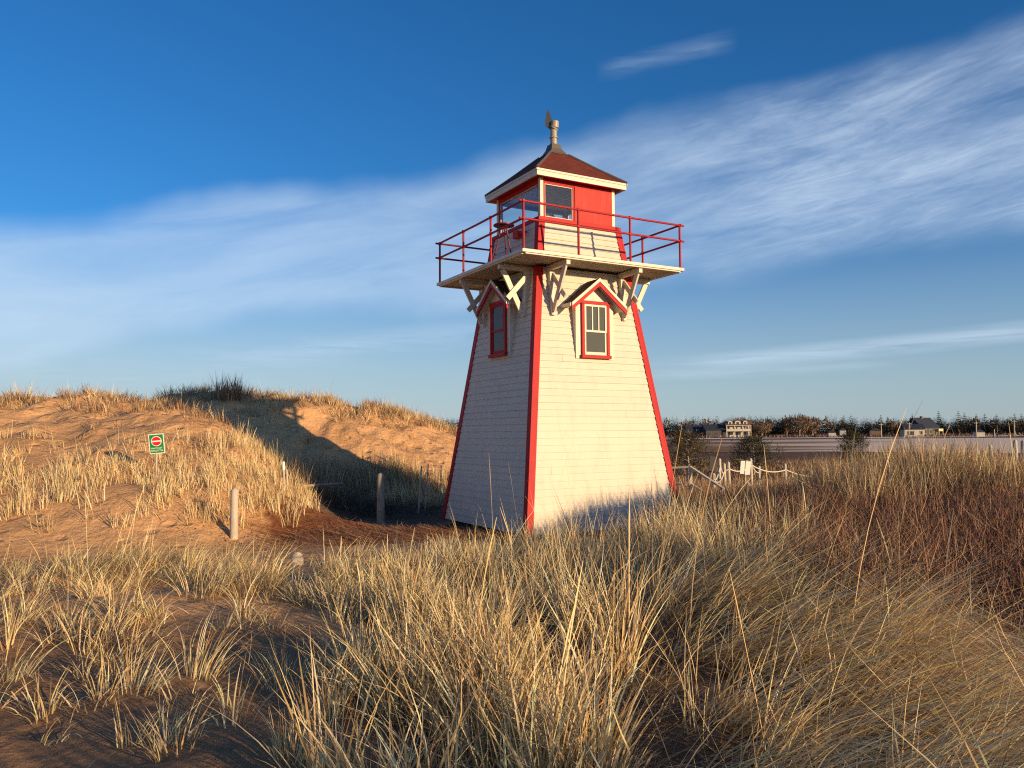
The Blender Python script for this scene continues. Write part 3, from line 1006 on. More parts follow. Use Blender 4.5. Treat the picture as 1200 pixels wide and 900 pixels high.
# gallery railing
rl = bpy.data.objects.new('railing', None)
COL.objects.link(rl)
rl.parent = LH
Q = 1.925
for k in range(4):
    for t_ in (-Q, -.675, .60):
        mb = MB()
        mb.tube([(t_, -Q, 5.34), (t_, -Q, 6.30)], .024, 10)
        mb.tube([(t_, -Q, 5.36), (t_, -Q, 5.385)], .045, 10)
        mb.tube([(t_, -Q, 6.265), (t_, -Q, 6.325)], .032, 10)
        mb.tube([(t_, -Q, 5.925), (t_, -Q, 5.99)], .032, 10)
        mb.rot(k).build('rail_post', M['redpipe'], rl)
    for z_, nm in ((6.295, 'top_rail'), (5.957, 'mid_rail')):
        mb = MB()
        e = .10 if k % 2 == 0 else .05
        mb.tube([(-Q - e, -Q - .012, z_ + .004 * (k % 2)), (0, -Q - .012, z_ - .008), (Q + e, -Q - .012, z_ + .004 * (k % 2))], .022, 10)
        mb.rot(k).build(nm, M['redpipe'], rl)

# lantern room
HL = .94
mb = MB()
for k in range(4):
    m2 = MB()
    m2.box((-1.045, -1.045, 6.268), (1.045 - .06, -1.045 + .06 + .10, 6.345))
    m2.rot(k)
    mb.add(m2.v, m2.f)
mb.build('lantern_sill', M['red'], LH, bevel=.005)
for k in range(4):   # white corner posts
    mb = MB()
    mb.box((-HL - .012, -HL - .012, 6.346), (-HL + .065, -HL + .065, 7.19))
    mb.rot(k).build('lantern_post', M['white'], LH, bevel=.004)
for k in range(4):   # red header under the eaves
    mb = MB()
    mb.box((-HL + .067, -HL, 7.112 if k else 7.112), (HL - .067, -HL + .05, 7.19))
    mb.rot(k).build('lantern_header', M['red'], LH)


def lantern_window(k, t0, t1, z0=6.347, z1=7.110):
    fr = MB()
    v0, v1 = -HL + .004, -HL + .046
    w = .045
    fr.box((t0, v0, z0), (t0 + w, v1, z1))
    fr.box((t1 - w, v0, z0), (t1, v1, z1))
    fr.box((t0 + w, v0 + .001, z0), (t1 - w, v1, z0 + .035))
    fr.box((t0 + w, v0 + .001, z1 - .03), (t1 - w, v1, z1))
    f = fr.rot(k).build('lantern_window', M['red'], LH)
    sh = MB()
    a, b, c_, d = t0 + w + .002, t1 - w - .002, z0 + .037, z1 - .032
    s = .013
    sh.box((a, v0 + .012, c_), (a + s, v1 - .005, d))
    sh.box((b - s, v0 + .012, c_), (b, v1 - .005, d))
    sh.box((a + s, v0 + .012, c_), (b - s, v1 - .005, c_ + s))
    sh.box((a + s, v0 + .012, d - s), (b - s, v1 - .005, d))
    sh.rot(k).build('sash', M['white'], f)
    g = MB()
    g.box((a + s, v0 + .022, c_ + s), (b - s, v0 + .027, d - s))
    g.rot(k).build('pane', M['glass'], f)
    return f


lantern_window(0, -.872, -.09)
lantern_window(1, -.872, .872)
lantern_window(2, -.872, .872)
lantern_window(3, -.872, .872)
mb = MB()   # red plywood panel filling the rest of the sunny face
mb.box((-.088, -HL - .012, 6.347), (-.03, -HL + .05, 7.110))
mb.box((-.028, -HL - .002, 6.347), (.872, -HL + .04, 7.110))
mb.build('lantern_panel', M['redpanel'], LH)
mb = MB()
mb.box((-.93, -.93, 6.24), (.93, .93, 6.262))
mb.box((-.90, -.90, 7.16), (.90, .90, 7.168))
mb.build('lantern_floor', M['interior'], LH)

# roof: shingled pyramid with a flared metal cap
EV = 1.135
mb = MB()
prof = [(EV + .012, 7.305), (.70, 7.665), (.235, 8.065)]
me_v, me_f, uv = [], [], []
for k in range(4):
    m2 = MB()
    for (r0, z0), (r1, z1) in zip(prof[:-1], prof[1:]):
        m2.add([(-r0, -r0, z0), (r0, -r0, z0), (r1, -r1, z1), (-r1, -r1, z1)], [(0, 1, 2, 3)])
    m2.rot(k)
    mb.add(m2.v, m2.f)
mb.add([(-EV, -EV, 7.2985), (EV, -EV, 7.2985), (EV, EV, 7.2985), (-EV, EV, 7.2985)], [(3, 2, 1, 0)])
roof = mb.build('roof', M['shingle'], LH)
uvl = roof.data.uv_layers.new(name='UVMap')
for p in roof.data.polygons:
    nrm = p.normal
    hx = Vector((-nrm.y, nrm.x, 0))
    hx = hx.normalized() if hx.length > .01 else Vector((1, 0, 0))
    vv = nrm.cross(hx)
    for li in p.loop_indices:
        co = roof.data.vertices[roof.data.loops[li].vertex_index].co
        uvl.data[li].uv = (co.dot(hx) + 10, co.dot(vv) + 10)
mb = MB()   # ridge caps
for k in range(4):
    m2 = MB()
    pts = [(-r - .0, -r - .0, z + .012) for r, z in prof]
    m2.tube(pts, [.03, .028, .026], 6)
    m2.rot(k)
    mb.add(m2.v, m2.f)
mb.build('ridge_cap', M['shingledark'] if False else M['flash'], roof)
mb = MB()
for k in range(4):
    m2 = MB()
    m2.box((-EV, -EV, 7.165), (EV - .032, -EV + .030, 7.285))
    m2.box((-EV - .016, -EV - .016, 7.262), (EV - .016, -EV - .002, 7.302))
    m2.rot(k)
    mb.add(m2.v, m2.f)
mb.build('fascia', M['white'], roof)
mb = MB()
mb.box((-EV + .033, -EV + .033, 7.192), (EV - .033, EV - .033, 7.21))
mb.build('soffit', M['red'], roof)
mb = MB()
cap = [(.262, 8.055), (.19, 8.125), (.135, 8.22), (.105, 8.335)]
for k in range(4):
    m2 = MB()
    for (r0, z0), (r1, z1) in zip(cap[:-1], cap[1:]):
        m2.add([(-r0, -r0, z0), (r0, -r0, z0), (r1, -r1, z1), (-r1, -r1, z1)], [(0, 1, 2, 3)])
    m2.rot(k)
    mb.add(m2.v, m2.f)
mb.build('roof_cap', M['flash'], LH)
vt = MB()
vt.tube([(0, 0, 8.30), (0, 0, 8.50), (0, 0, 8.705)], [.078, .076, .075], 16)
vt.tube([(0, 0, 8.49), (0, 0, 8.515)], .096, 16)
vent = vt.build('ventilator', M['metal'], LH)
vc = MB()
vc.tube([(-.0, .0, 8.705), (.012, -.012, 8.735)], .096, 16)
vc.tube([(.012, -.012, 8.735), (.02, -.02, 8.80), (.024, -.024, 8.872)], [.092, .092, .088], 16)
vc.build('cowl', M['metal'], vent)
vn = MB()   # upright tail fin of the turning cowl
prof_v = [(-.03, 8.62), (-.10, 8.72), (-.185, 8.78), (-.19, 8.90), (-.165, 8.96), (-.165, 9.06), (-.125, 9.15), (-.085, 9.08), (-.045, 8.95), (-.02, 8.86)]
d2 = Vector((math.cos(-TYAW), math.sin(-TYAW), 0))
q2 = Vector((-d2.y, d2.x, 0)) * .026
vn.prism([d2 * a + Vector((0, 0, z)) - q2 / 2 + q2 * .0 for a, z in prof_v], q2)
vn.build('vane', M['darkmetal'], vent)


# dormer windows
def dormer(k, zoff, cu):
    d = bpy.data.objects.new('dormer', None)
    COL.objects.link(d)
    d.parent = LH
    vF = -hw(3.42) - .035
    z0, ze, za = 3.40 + zoff, 4.58 + zoff, 4.955 + zoff
    hwid = .47
    mb = MB()
    mb.prism([(cu - hwid, vF, z0), (cu + hwid, vF, z0), (cu + hwid, vF, ze), (cu, vF, za - .03), (cu - hwid, vF, ze)], (0, .5, 0))
    mb.rot(k).build('dormer_wall', M['white'], d)
    # roof slabs
    ov, vB = .17, -1.0
    sl = (za - ze) / hwid
    ex = .67
    zx = za - sl * ex
    rb_ = MB()
    me_uv = []
    for s in (-1, 1):
        a0, a1 = Vector((cu, vF - ov, za + .045)), Vector((cu + s * ex, vF - ov, zx + .045))
        off = Vector((0, -vF + ov + vB, 0))
        th = Vector((0, 0, .042))
        rb_.hexa([a0, a1, a1 + off, a0 + off, a0 + th, a1 + th, a1 + off + th, a0 + off + th] if s > 0 else
                 [a1, a0, a0 + off, a1 + off, a1 + th, a0 + th, a0 + off + th, a1 + off + th])
    r_ = rb_.rot(k).build('dormer_roof', M['shingledark'], d)
    uvl = r_.data.uv_layers.new(name='UVMap')
    for p in r_.data.polygons:
        nrm = p.normal
        hx = Vector((-nrm.y, nrm.x, 0))
        hx = hx.normalized() if hx.length > .01 else Vector((1, 0, 0))
        vv = nrm.cross(hx)
        for li in p.loop_indices:
            co = r_.data.vertices[r_.data.loops[li].vertex_index].co
            uvl.data[li].uv = (co.dot(hx) + 10, co.dot(vv) + 10)
    # white drip edge and the red rake board below it
    for nm, mat, y0, y1, o0, o1 in (('drip_edge', M['white'], .022, .092, .034, .002), ('rake_board', M['red'], -.072, .0195, .022, -.012)):
        m2 = MB()
        for s in (-1, 1):
            p0, p1 = (cu, vF - ov - o0), (cu + s * (ex + .012), 0)
            za_, zb_ = za, za - sl * (ex + .012)
            pts = [(cu, za_ + y0), (p1[0], zb_ + y0), (p1[0], zb_ + y1), (cu, za_ + y1)]
            m2.prism([(a, vF - ov - o0, z) for a, z in pts], (0, o0 - o1, 0))
        # eave edges along the sides
        for s in (-1, 1):
            e = cu + s * (ex + .014)
            zb_ = za - sl * (ex + .012)
            if nm == 'drip_edge':
                m2.box((e - (.0 if s > 0 else .025), vF - ov, zb_ + .02), (e + (.025 if s > 0 else .0), -1.20, zb_ + .088))
        m2.rot(k).build(nm, mat, d)
    sf = MB()   # soffit boards
    for s in (-1, 1):
        a0, a1 = Vector((cu, vF - ov + .014, za - .008)), Vector((cu + s * (ex - .002), vF - ov + .014, za - sl * (ex - .002) - .008))
        off, th = Vector((0, ov - .016 + .3, 0)), Vector((0, 0, .022))
        sf.hexa([a0, a1, a1 + off, a0 + off, a0 + th, a1 + th, a1 + off + th, a0 + off + th] if s > 0 else [a1, a0, a0 + off, a1 + off, a1 + th, a0 + th, a0 + off + th, a1 + off + th])
    sf.rot(k).build('dormer_soffit', M['white'], d)
    # window: red casing, white double-hung sashes
    w0, w1, b0, b1 = cu - .345, cu + .345, z0 + .012, z0 + 1.19
    fr = MB()
    c_ = .068
    fr.box((w0, vF - .045, b0 + c_), (w0 + c_, vF - .001, b1 - c_))
    fr.box((w1 - c_, vF - .045, b0 + c_), (w1, vF - .001, b1 - c_))
    fr.box((w0 - .012, vF - .05, b1 - c_), (w1 + .012, vF - .001, b1))
    fr.box((w0 - .02, vF - .075, b0), (w1 + .02, vF - .001, b0 + c_))
    fr.rot(k).build('window_casing', M['red'], d, bevel=.004)
    a, b, lo, hi = w0 + c_ + .002, w1 - c_ - .002, b0 + c_ + .002, b1 - c_ - .002
    mid = lo + (hi - lo) * .47
    sh = MB()
    s_ = .042
    vu, vl = vF - .036, vF - .022
    for (p, q, v_) in ((mid - .02, hi, vu), (lo, mid + .02, vl)):
        sh.box((a, v_, p), (a + s_, v_ + .018, q))
        sh.box((b - s_, v_, p), (b, v_ + .018, q))
        sh.box((a + s_, v_ + .001, q - s_), (b - s_, v_ + .018, q))
        sh.box((a + s_, v_ + .001, p), (b - s_, v_ + .018, p + s_ * (1.5 if v_ == vl else 1)))
    for i in (() if k else (1, 2)):
        xm = a + s_ + (b - a - 2 * s_) * i / 3
        sh.box((xm - .013, vu + .004, mid + .022), (xm + .013, vu + .016, hi - s_))
    sh.rot(k).build('sash', M['red' if k else 'white'], d)
    g = MB()
    g.box((a + s_, vu + .0175, mid + .02), (b - s_, vu + .021, hi - s_))
    g.box((a + s_, vl + .012, lo + s_), (b - s_, vl + .015, mid - .02))
    g.rot(k).build('pane', M['darkglass'], d)
    return d


dormer(0, 0.0, .035)
dormer(1, 0.10, .03)

# beacon lens inside the lantern room
def world_lh(u, v, z):
    return Vector((TCX + u * math.cos(TYAW) - v * math.sin(TYAW), TCY + u * math.sin(TYAW) + v * math.cos(TYAW), z))


bc = thing('beacon_lamp', world_lh(-.30, -.25, 6.262), 'yellowish lighthouse lens glimmering behind the lantern window', 'lamp')
mb = MB()
mb.tube([(0, 0, .001), (0, 0, .14)], [.12, .10], 16)
mb.build('pedestal', M['darkmetal'], bc)
mb = MB()
mb.tube([(0, 0, .14), (0, 0, .16), (0, 0, .20), (0, 0, .24), (0, 0, .28), (0, 0, .32), (0, 0, .36), (0, 0, .40)], [.09, .12, .115, .135, .13, .14, .115, .10], 20)
lm, lt, lb, lo_ = new_mat('ribbed_lens_glass')
lb.inputs['Base Color'].default_value = (.45, .45, .28, 1)
lb.inputs['Roughness'].default_value = .15
lb.inputs['Transmission Weight'].default_value = .3
mb.build('lens', lm, bc)

# red stand on the gallery
sd = thing('stand', world_lh(-1.52, -.42, 5.362), 'dark red metal stand with round top and splayed leg on the gallery by the rail', 'stand', rz=TYAW)
mb = MB()
mb.tube([(0, 0, .85), (0, 0, .872)], .22, 20)
mb.tube([(0, 0, .79), (0, 0, .845)], [.05, .10], 12)
mb.build('table_top', M['darkred'], sd)
for a in (0.2, 2.3, 4.4):
    mb = MB()
    mb.tube([(.07 * math.cos(a), .07 * math.sin(a), .84), (.14 * math.cos(a), .14 * math.sin(a), .5), (.26 * math.cos(a), .26 * math.sin(a), .07), (.31 * math.cos(a), .31 * math.sin(a), .012)], .016, 8)
    mb.build('leg', M['darkred'], sd)
lb_ = thing('junction_box', world_lh(-1.13, -.30, 6.02), 'small bright red box on an arm fixed beside the lantern base', 'box', rz=TYAW)
mb = MB()
mb.box((-.06, -.10, 0), (.06, .10, .15))
mb.build('case', M['redpanel'], lb_, bevel=.01)
mb = MB()
mb.tube([(-.0, -.10, .07), (-.02, -.42, .05)], .025, 8)
mb.build('arm', M['redpipe'], lb_)


# ------------------------------------------------------------------ posts, signs, fences
def round_post(name, px, pybase, Y, h, r, mat, label, group=None, lean=(0, 0), cat='post', ztop=None):
    p = at(px, pybase, Y)
    z = hz(p.x, p.y)
    if ztop is not None: h = ztop - z
    mb = MB()
    L_ = Vector((lean[0], lean[1], 1))
    mb.tube([L_ * -.15, L_ * (h * .3), L_ * (h * .65), L_ * (h - r * .8), L_ * (h - r * .35), L_ * h], [r * 1.06, r * 1.02, r * .98, r * .97, r * .8, r * .3], 14)
    o = mb.build(name, mat)
    o.location = (p.x, p.y, z)
    return tag(o, label, cat, group)


round_post('post', 274, 635, 14.25, .88, .068, M['post'], 'pale round wooden post standing in sunlit sand at the foot of the dune')
round_post('post', 348, 668, 10.9, .30, .085, M['post'], 'low rounded wooden post top poking out behind the near grass', ztop=at(348, 647, 10.9).z)
round_post('post', 446, 618, 17.9, 1.1, .085, M['postdark'], 'dark wooden post standing in the tower shadow left of the lighthouse', ztop=at(447, 554, 17.9).z)

# thin stakes and the broken fence rail in the bowl
def stake(px0, py0, px1, py1, Y, r, mat, label, name='stake', tip=None):
    a, b = at(px0, py0, Y), at(px1, py1, Y)
    z = hz(a.x, a.y)
    a = Vector((a.x, a.y, min(a.z, z)))
    mb = MB()
    d = b - a
    mb.tube([-d * .1, d * .5, d * .98, d], [r, r, r * .95, r * .5], 8)
    o = mb.build(name, mat)
    o.location = a
    tag(o, label, name)
    if tip:
        mt = MB()
        mt.tube([d * .72, d * 1.0, d * 1.005], [r * 1.5, r * 1.5, r * .8], 8)
        mt.build('tip', tip, o)
    return o


stake(333, 575, 332, 541, 17.6, .022, M['post'], 'thin stake with white painted tip at the edge of the dune grass', tip=M['signwhite'])
stake(337, 577, 336, 550, 17.7, .020, M['palewood'], 'short pale stake right beside the white tipped stake')
stake(380, 592, 385, 532, 20.5, .022, M['postdark'], 'tall thin grey pole standing in the shaded bowl behind a fallen rail')
stake(364, 574, 366, 545, 21.3, .020, M['postdark'], 'short thin stick in the shaded bowl left of the tall grey pole')
stake(490, 588, 494, 546, 20.2, .020, M['palewood'], 'mottled green and white stake leaning by the lighthouse left edge')
stake(498, 585, 502, 543, 20.6, .016, M['palewood'], 'slim pale stick right of the mottled leaning stake')
stake(516, 570, 517, 545, 21.5, .016, M['palewood'], 'slim pale stick nearest the lighthouse wall')
a, b = at(347, 570.5, 19.2), at(402, 566.5, 20.0)
mb = MB()
mb.tube([(0, 0, 0), (b - a) * .5 + Vector((0, 0, .01)), b - a], [.035, .034, .028], 8)
o = mb.build('fallen_rail', M['postdark'])
o.location = a
tag(o, 'grey wooden rail lying level across the shaded bowl', 'rail')

# green no-entry sign on the dune
p = at(183, 556, 16.4)
sz = hz(p.x, p.y)
sg = thing('sign', (p.x, p.y, sz), 'green sign with a red no entry disc standing on the grassy dune', 'sign', rz=R(8))
ctr = at(183, 520, 16.4)
tilt = Matrix.Rotation(R(-4.5), 4, 'Y') @ Matrix.Rotation(R(6), 4, 'X')
loc0 = Vector((0, 0, ctr.z - sz))


def sign_part(mb, nm, mat, parent):
    mb.v = [tuple(tilt @ Vector(v) + loc0) for v in mb.v]
    return mb.build(nm, mat, parent)


W2, H2 = .150, .205
mb = MB()
mb.box((-W2, -.008, -H2), (W2, .004, H2))
board = sign_part(mb, 'sign_board', M['signwhite'], sg)
mb = MB()
mb.box((-W2 + .016, -.0115, -H2 + .016), (W2 - .016, -.0085, H2 - .016))
sign_part(mb, 'green_field', M['signgreen'], board)


def disc(r, y0, y1, cz):
    m_ = MB()
    m_.tube([(0, y0, cz), (0, y1, cz)], r, 28)
    return m_


sign_part(disc(.104, -.0118, -.0145, .055), 'disc_border', M['signwhite'], board)
sign_part(disc(.090, -.0148, -.0170, .055), 'red_disc', M['signred'], board)
mb = MB()
mb.box((-.088, -.0195, .040), (.088, -.0173, .068))
sign_part(mb, 'white_bar', M['signwhite'], board)
mb = MB()   # two lines of lettering, too small to read in the photograph
random.seed(3)
for zc, x0, x1, hh in ((-.088, -.115, .098, .030), (-.140, -.118, .118, .034)):
    x = x0
    while x < x1 - .012:
        w = random.choice((.010, .014, .018))
        q = random.random()
        mb.box((x, -.0145, zc - hh / 2), (x + .0045, -.0118, zc + hh / 2))
        if q > .3: mb.box((x + .0047, -.0144, zc + (hh / 2 - .007 if q > .6 else -.003)), (x + w, -.0118, zc + (hh / 2 if q > .6 else .004)))
        if q < .55: mb.box((x + .0047, -.0143, zc - hh / 2), (x + w, -.0118, zc - hh / 2 + .006))
        x += w + .008
sign_part(mb, 'lettering', M['signwhite'], board)
mb = MB()
mb.tube([(0, .025, -.2), (-.01, .025, loc0.z - H2 + .1), (-.0, .028, loc0.z + H2 - .03)], .020, 8)
mb.build('sign_post', M['post'], sg)

# rope fence right of the lighthouse
rf_posts = [(843, 572, 537, 24.6), (836, 580, 554, 22.8), (850, 571, 543, 25.6), (855, 572, 541, 25.6), (881, 566, 537, 26.2), (889, 560, 546, 28.6), (920.5, 560, 543, 27.6), (951, 567, 551, 28.2)]
o0 = at(881, 566, 26.2)
rfz = hz(o0.x, o0.y)
rf = thing('rope_fence', (o0.x, o0.y, rfz), 'low fence of pale round posts strung with slack rope beside the lighthouse', 'fence')
tops = []
for i, (px, pb, pt, Y) in enumerate(rf_posts):
    b, t_ = at(px, pb, Y), at(px, pt, Y)
    gz = hz(b.x, b.y)
    q = Vector((b.x - o0.x, b.y - o0.y, gz - rfz))
    h_ = t_.z - gz
    mb = MB()
    r = .052
    lx = random.uniform(-.03, .03)
    mb.tube([q + Vector((0, 0, -.2)), q + Vector((lx * .5, 0, h_ * .5)), q + Vector((lx, 0, h_ - .05)), q + Vector((lx, 0, h_ - .02)), q + Vector((lx, 0, h_))], [r, r * .97, r * .95, r * .8, r * .3], 10)
    mb.build('fence_post', M['palewood'], rf)
    tops.append(q + Vector((lx, -.06, h_ - .22)))


def rope(a, b, sag):
    mb = MB()
    pts = []
    for i in range(13):
        s = i / 12
        p_ = a.lerp(b, s)
        p_.z -= sag * 4 * s * (1 - s)
        pts.append(p_)
    mb.tube(pts, .022, 6)
    return mb.build('rope', M['rope'], rf)


for a, b, sg_ in ((0, 2, .16), (3, 4, .14), (4, 6, .14), (6, 7, .05), (2, 3, .02), (1, 2, .18), (4, 5, .1), (0, 1, .1)):
    rope(tops[a], tops[b], sg_)
# loose bollards near it
round_post('bollard', 877, 583, 22.2, .6, .075, M['palewood'], 'stubby round bollard in front of the white notice boards', 'stubby bollards near the rope fence', ztop=at(877, 565, 22.2).z, cat='bollard')
round_post('bollard', 938, 578, 23.6, .6, .085, M['palewood'], 'stubby round bollard standing in the dark patch of brush', 'stubby bollards near the rope fence', ztop=at(938, 566, 23.6).z, cat='bollard')
round_post('bollard', 972, 566, 26.8, .6, .10, M['palewood'], 'stubby round bollard farthest right, past the end of the rope', 'stubby bollards near the rope fence', ztop=at(972, 553, 26.8).z, cat='bollard')

# white notice boards on a stick
p = at(873.5, 576, 23.4)
nzg = hz(p.x, p.y)
nb = thing('notice_board', (p.x, p.y, nzg), 'pair of blank white notice panels on one stick in front of the rope fence', 'notice')
tz = at(873.5, 539, 23.4).z - nzg
mb = MB()
mb.tube([(0, 0, -.2), (.0, 0, tz * .5), (.06, 0, tz)], .024, 8)
mb.build('stick', M['post'], nb)
for s, dz in ((-1, .02), (1, .0)):
    c0 = at(869.7 if s < 0 else 876, 548.4, 23.4)
    cx0, cz0 = c0.x - p.x, c0.z - nzg + dz
    mb = MB()
    w, h_ = (.062, .19) if s < 0 else (.075, .195)
    sk = .02
    mb.hexa([(cx0 - w - sk, -.045, cz0 - h_), (cx0 + w - sk, -.045, cz0 - h_), (cx0 + w - sk, -.03, cz0 - h_), (cx0 - w - sk, -.03, cz0 - h_),
             (cx0 - w + sk, -.045, cz0 + h_), (cx0 + w + sk, -.045, cz0 + h_), (cx0 + w + sk, -.03, cz0 + h_), (cx0 - w + sk, -.03, cz0 + h_)])
    mb.build('panel', M['signwhite'], nb)
# leaning sign from behind, its shaded back painted as a dark colour
a, b = at(831, 563, 25.0), at(836, 535, 25.0)
gz = hz(a.x, a.y)
mb = MB()
mb.beam((0, 0, -.1), (b.x - a.x, 0, b.z - gz), .20, .03, (0, 1, 0))
o = mb.build('leaning_board', M['housedark'])
o.location = (a.x, a.y, gz)
tag(o, 'sign leaning right between the fence posts, its shaded back painted dark', 'board')

# handrail of the boardwalk
a = at(809, 578, 21.4)
gz = hz(a.x, a.y)
hr = thing('handrail', (a.x, a.y, gz), 'pale wooden handrail stepping down beside the lighthouse right corner', 'handrail')


def hl(px, py, Y): return at(px, py, Y) - Vector((a.x, a.y, gz))


mb = MB()
mb.beam(hl(788, 548, 21.6), hl(809.5, 547, 21.4), .09, .05)
mb.build('top_rail', M['palewood'], hr)
mb = MB()
mb.beam(hl(809, 547.3, 21.4), hl(848, 573, 20.6), .09, .05)
mb.build('sloping_rail', M['palewood'], hr)
mb = MB()
mb.beam(hl(790, 568, 21.6), hl(811, 567.5, 21.4), .07, .045)
mb.beam(hl(811, 567.8, 21.4), hl(834, 582, 20.8), .07, .045)
mb.build('lower_rail', M['palewood'], hr)
for (px, pt, Y) in ((809, 548, 21.42), (845, 572, 20.66)):
    t_ = hl(px, pt, Y)
    g2 = hz(t_.x + a.x, t_.y + a.y) - gz
    mb = MB()
    mb.box((t_.x - .04, t_.y - .04, g2 - .2), (t_.x + .04, t_.y + .04, t_.z - .027))
    mb.build('rail_post', M['palewood'], hr)

# old fence posts at the right edge
for (px, pb, pt, pxt, Y, r, mat, lab) in [
        (1154, 545, 527, 1153.5, 27, .060, 'post', 'short grey field post left of the leaning pale post'),
        (1165, 545, 521, 1160, 27.5, .075, 'palewood', 'pale field post leaning to the left'),
        (1170.6, 540, 526, 1170.6, 33, .08, 'postdark', 'dark stub post just right of the leaning pale post'),
        (1191, 546, 515.5, 1189.5, 25, .065, 'post', 'tall grey field post near the right edge of the photo'),
        (1199, 546, 516, 1199, 24.5, .075, 'palewood', 'thick pale field post cut by the right edge of the photo')]:
    b, t_ = at(px, pb, Y), at(pxt, pt, Y)
    gz = hz(b.x, b.y)
    mb = MB()
    d = Vector((t_.x - b.x, 0, t_.z - gz))
    mb.tube([d * -.15, d * .5, d * .97, d], [r, r * .97, r * .9, r * .4], 10)
    o = mb.build('field_post', M[mat])
    o.location = (b.x, b.y, gz)
    tag(o, lab, 'post', 'old posts in the right field')

# ------------------------------------------------------------------ shrubs and trees
NEED = np.array([[.045, .050, .022], [.060, .062, .028], [.036, .042, .020], [.085, .070, .032]])
NEEDB = np.array([[.10, .080, .038], [.075, .062, .030], [.13, .095, .045], [.06, .05, .028]])
CONIF = np.array([[.020, .028, .015], [.027, .034, .019], [.015, .021, .012], [.034, .034, .020]])
BARE = np.array([[.15, .095, .055], [.12, .075, .045], [.19, .125, .07], [.09, .06, .04]])


def evergreen_shrub(px, pyb, pyt, wpx, Y, pal, label, conic=.5):
    b = at(px, pyb, Y)
    gz = hz(b.x, b.y)
    top = at(px, pyt, Y)
    Hh = top.z - gz
    Rr = wpx / F * Y / 2
    root = thing('evergreen_shrub', (b.x, b.y, gz), label, 'shrub', 'dark evergreen shrubs on the marsh edge')
    tr = MB()
    tr.tube([(0, 0, -.2), (.04, .02, Hh * .4), (.0, .0, Hh * .9)], [.09, .06, .015], 7)
    limbs = []
    for i in range(34):
        zz = Hh * (.08 + .84 * (i / 34) ** .9)
        a = i * 2.4 + random.uniform(-.5, .5)
        prof_ = (1 - (zz / Hh)) ** conic
        l = Rr * prof_ * random.uniform(.55, 1.15) + .08
        e = Vector((l * math.cos(a), l * math.sin(a), random.uniform(.0, .35) * l + .05))
        limbs.append((Vector((0, 0, zz)), e))
        tr.tube([Vector((0, 0, zz)), Vector((0, 0, zz)) + e * .55, Vector((0, 0, zz)) + e * .9], [.022, .014, .005], 5)
    tr.build('trunk', M['postdark'], root)
    rb = Ribbons(3)
    for o_, e in limbs:
        n = 150
        s = rng.uniform(.25, 1.08, n)
        q = np.array(o_)[None] + np.array(e)[None] * s[:, None] + rng.normal(0, .10, (n, 3)) * (Rr / 1.2)
        q[:, 2] = np.maximum(q[:, 2], .03)
        ang = math.atan2(e.y, e.x)
        rb.add(q, ang + rng.normal(0, .9, n), rng.uniform(.5, 1.5, n), rng.normal(0, .3, n), rng.uniform(.10, .26, n), .05, colours(n, pal, .2), taper=1.6)
    rb.build('crown', M['needle'], root)
    return root


evergreen_shrub(806, 548, 504, 66, 46, NEEDB, 'bushy brown green shrub just right of the lighthouse wall', .4)
evergreen_shrub(883, 549, 511, 70, 50, NEED, 'dark spreading shrub behind the rope fence and notice panels', .45)
evergreen_shrub(1001, 540, 505, 50, 62, NEED, 'lone dark ragged shrub in front of the frozen pond', .5)


def conifer(px, pyb, pyt, wpx, Y, label, name='spruce_tree', group='spruces standing out of the far woods'):
    b, t_ = at(px, pyb, Y), at(px, pyt, Y)
    gz = hz(b.x, b.y)
    root = thing(name, (b.x, b.y, gz), label, 'tree', group)
    Hh, Rr = t_.z - gz, wpx / F * Y / 2
    tr = MB()
    tr.tube([(0, 0, -.3), (0, 0, Hh * .5), (0, 0, Hh * .97)], [.22, .13, .03], 6)
    tr.build('trunk', M['postdark'], root)
    rb = Ribbons(3)
    add_conifer(rb, 0, 0, 0, Hh, Rr * 1.25, 760, wid=.8)
    rb.build('crown', M['needle'], root)


def add_conifer(rb, x, y, z, Hh, Rr, n, pal=CONIF, wid=.55):
    s = rng.uniform(.06, 1, n) ** .85
    tier = np.floor(s * 13) / 13
    s2 = .45 * s + .55 * tier
    a = rng.uniform(0, 6.28, n)
    rad = Rr * (1 - s2) ** .8 * rng.uniform(.2, 1.05, n) * (0.75 + .35 * np.sin(a * 2 + x + s2 * 20))
    q = np.stack([x + rad * np.cos(a), y + rad * np.sin(a), z + Hh * s2 * .97], -1)
    rb.add(q, a, rng.uniform(1.0, 1.9, n), rng.normal(0, .2, n), (Rr * .45 * (1 - s2) + Hh * .035) * rng.uniform(.6, 1.3, n), wid * (1.05 - s2), colours(n, pal, .18), taper=1.5)


def add_bare(rb, x, y, z, Hh, Rr, n, pal=BARE, wid=.30):
    d = rng.normal(0, 1, (n, 3))
    d /= np.linalg.norm(d, axis=1)[:, None]
    r = rng.uniform(.35, 1, n) ** .6
    lob = 1 + .22 * np.sin(3 * np.arctan2(d[:, 1], d[:, 0]) + x) + .15 * np.sin(5 * d[:, 2] + y)
    q = np.stack([x + d[:, 0] * r * Rr * lob, y + d[:, 1] * r * Rr * lob, z + Hh * .58 + d[:, 2] * r * Hh * .40 * lob], -1)
    q[:, 2] = np.maximum(q[:, 2], z + .3)
    rb.add(q, rng.uniform(0, 6.28, n), rng.uniform(.0, .9, n), rng.normal(0, .4, n), Hh * .10 * rng.uniform(.6, 1.4, n), wid, colours(n, pal, .18), taper=1.5)


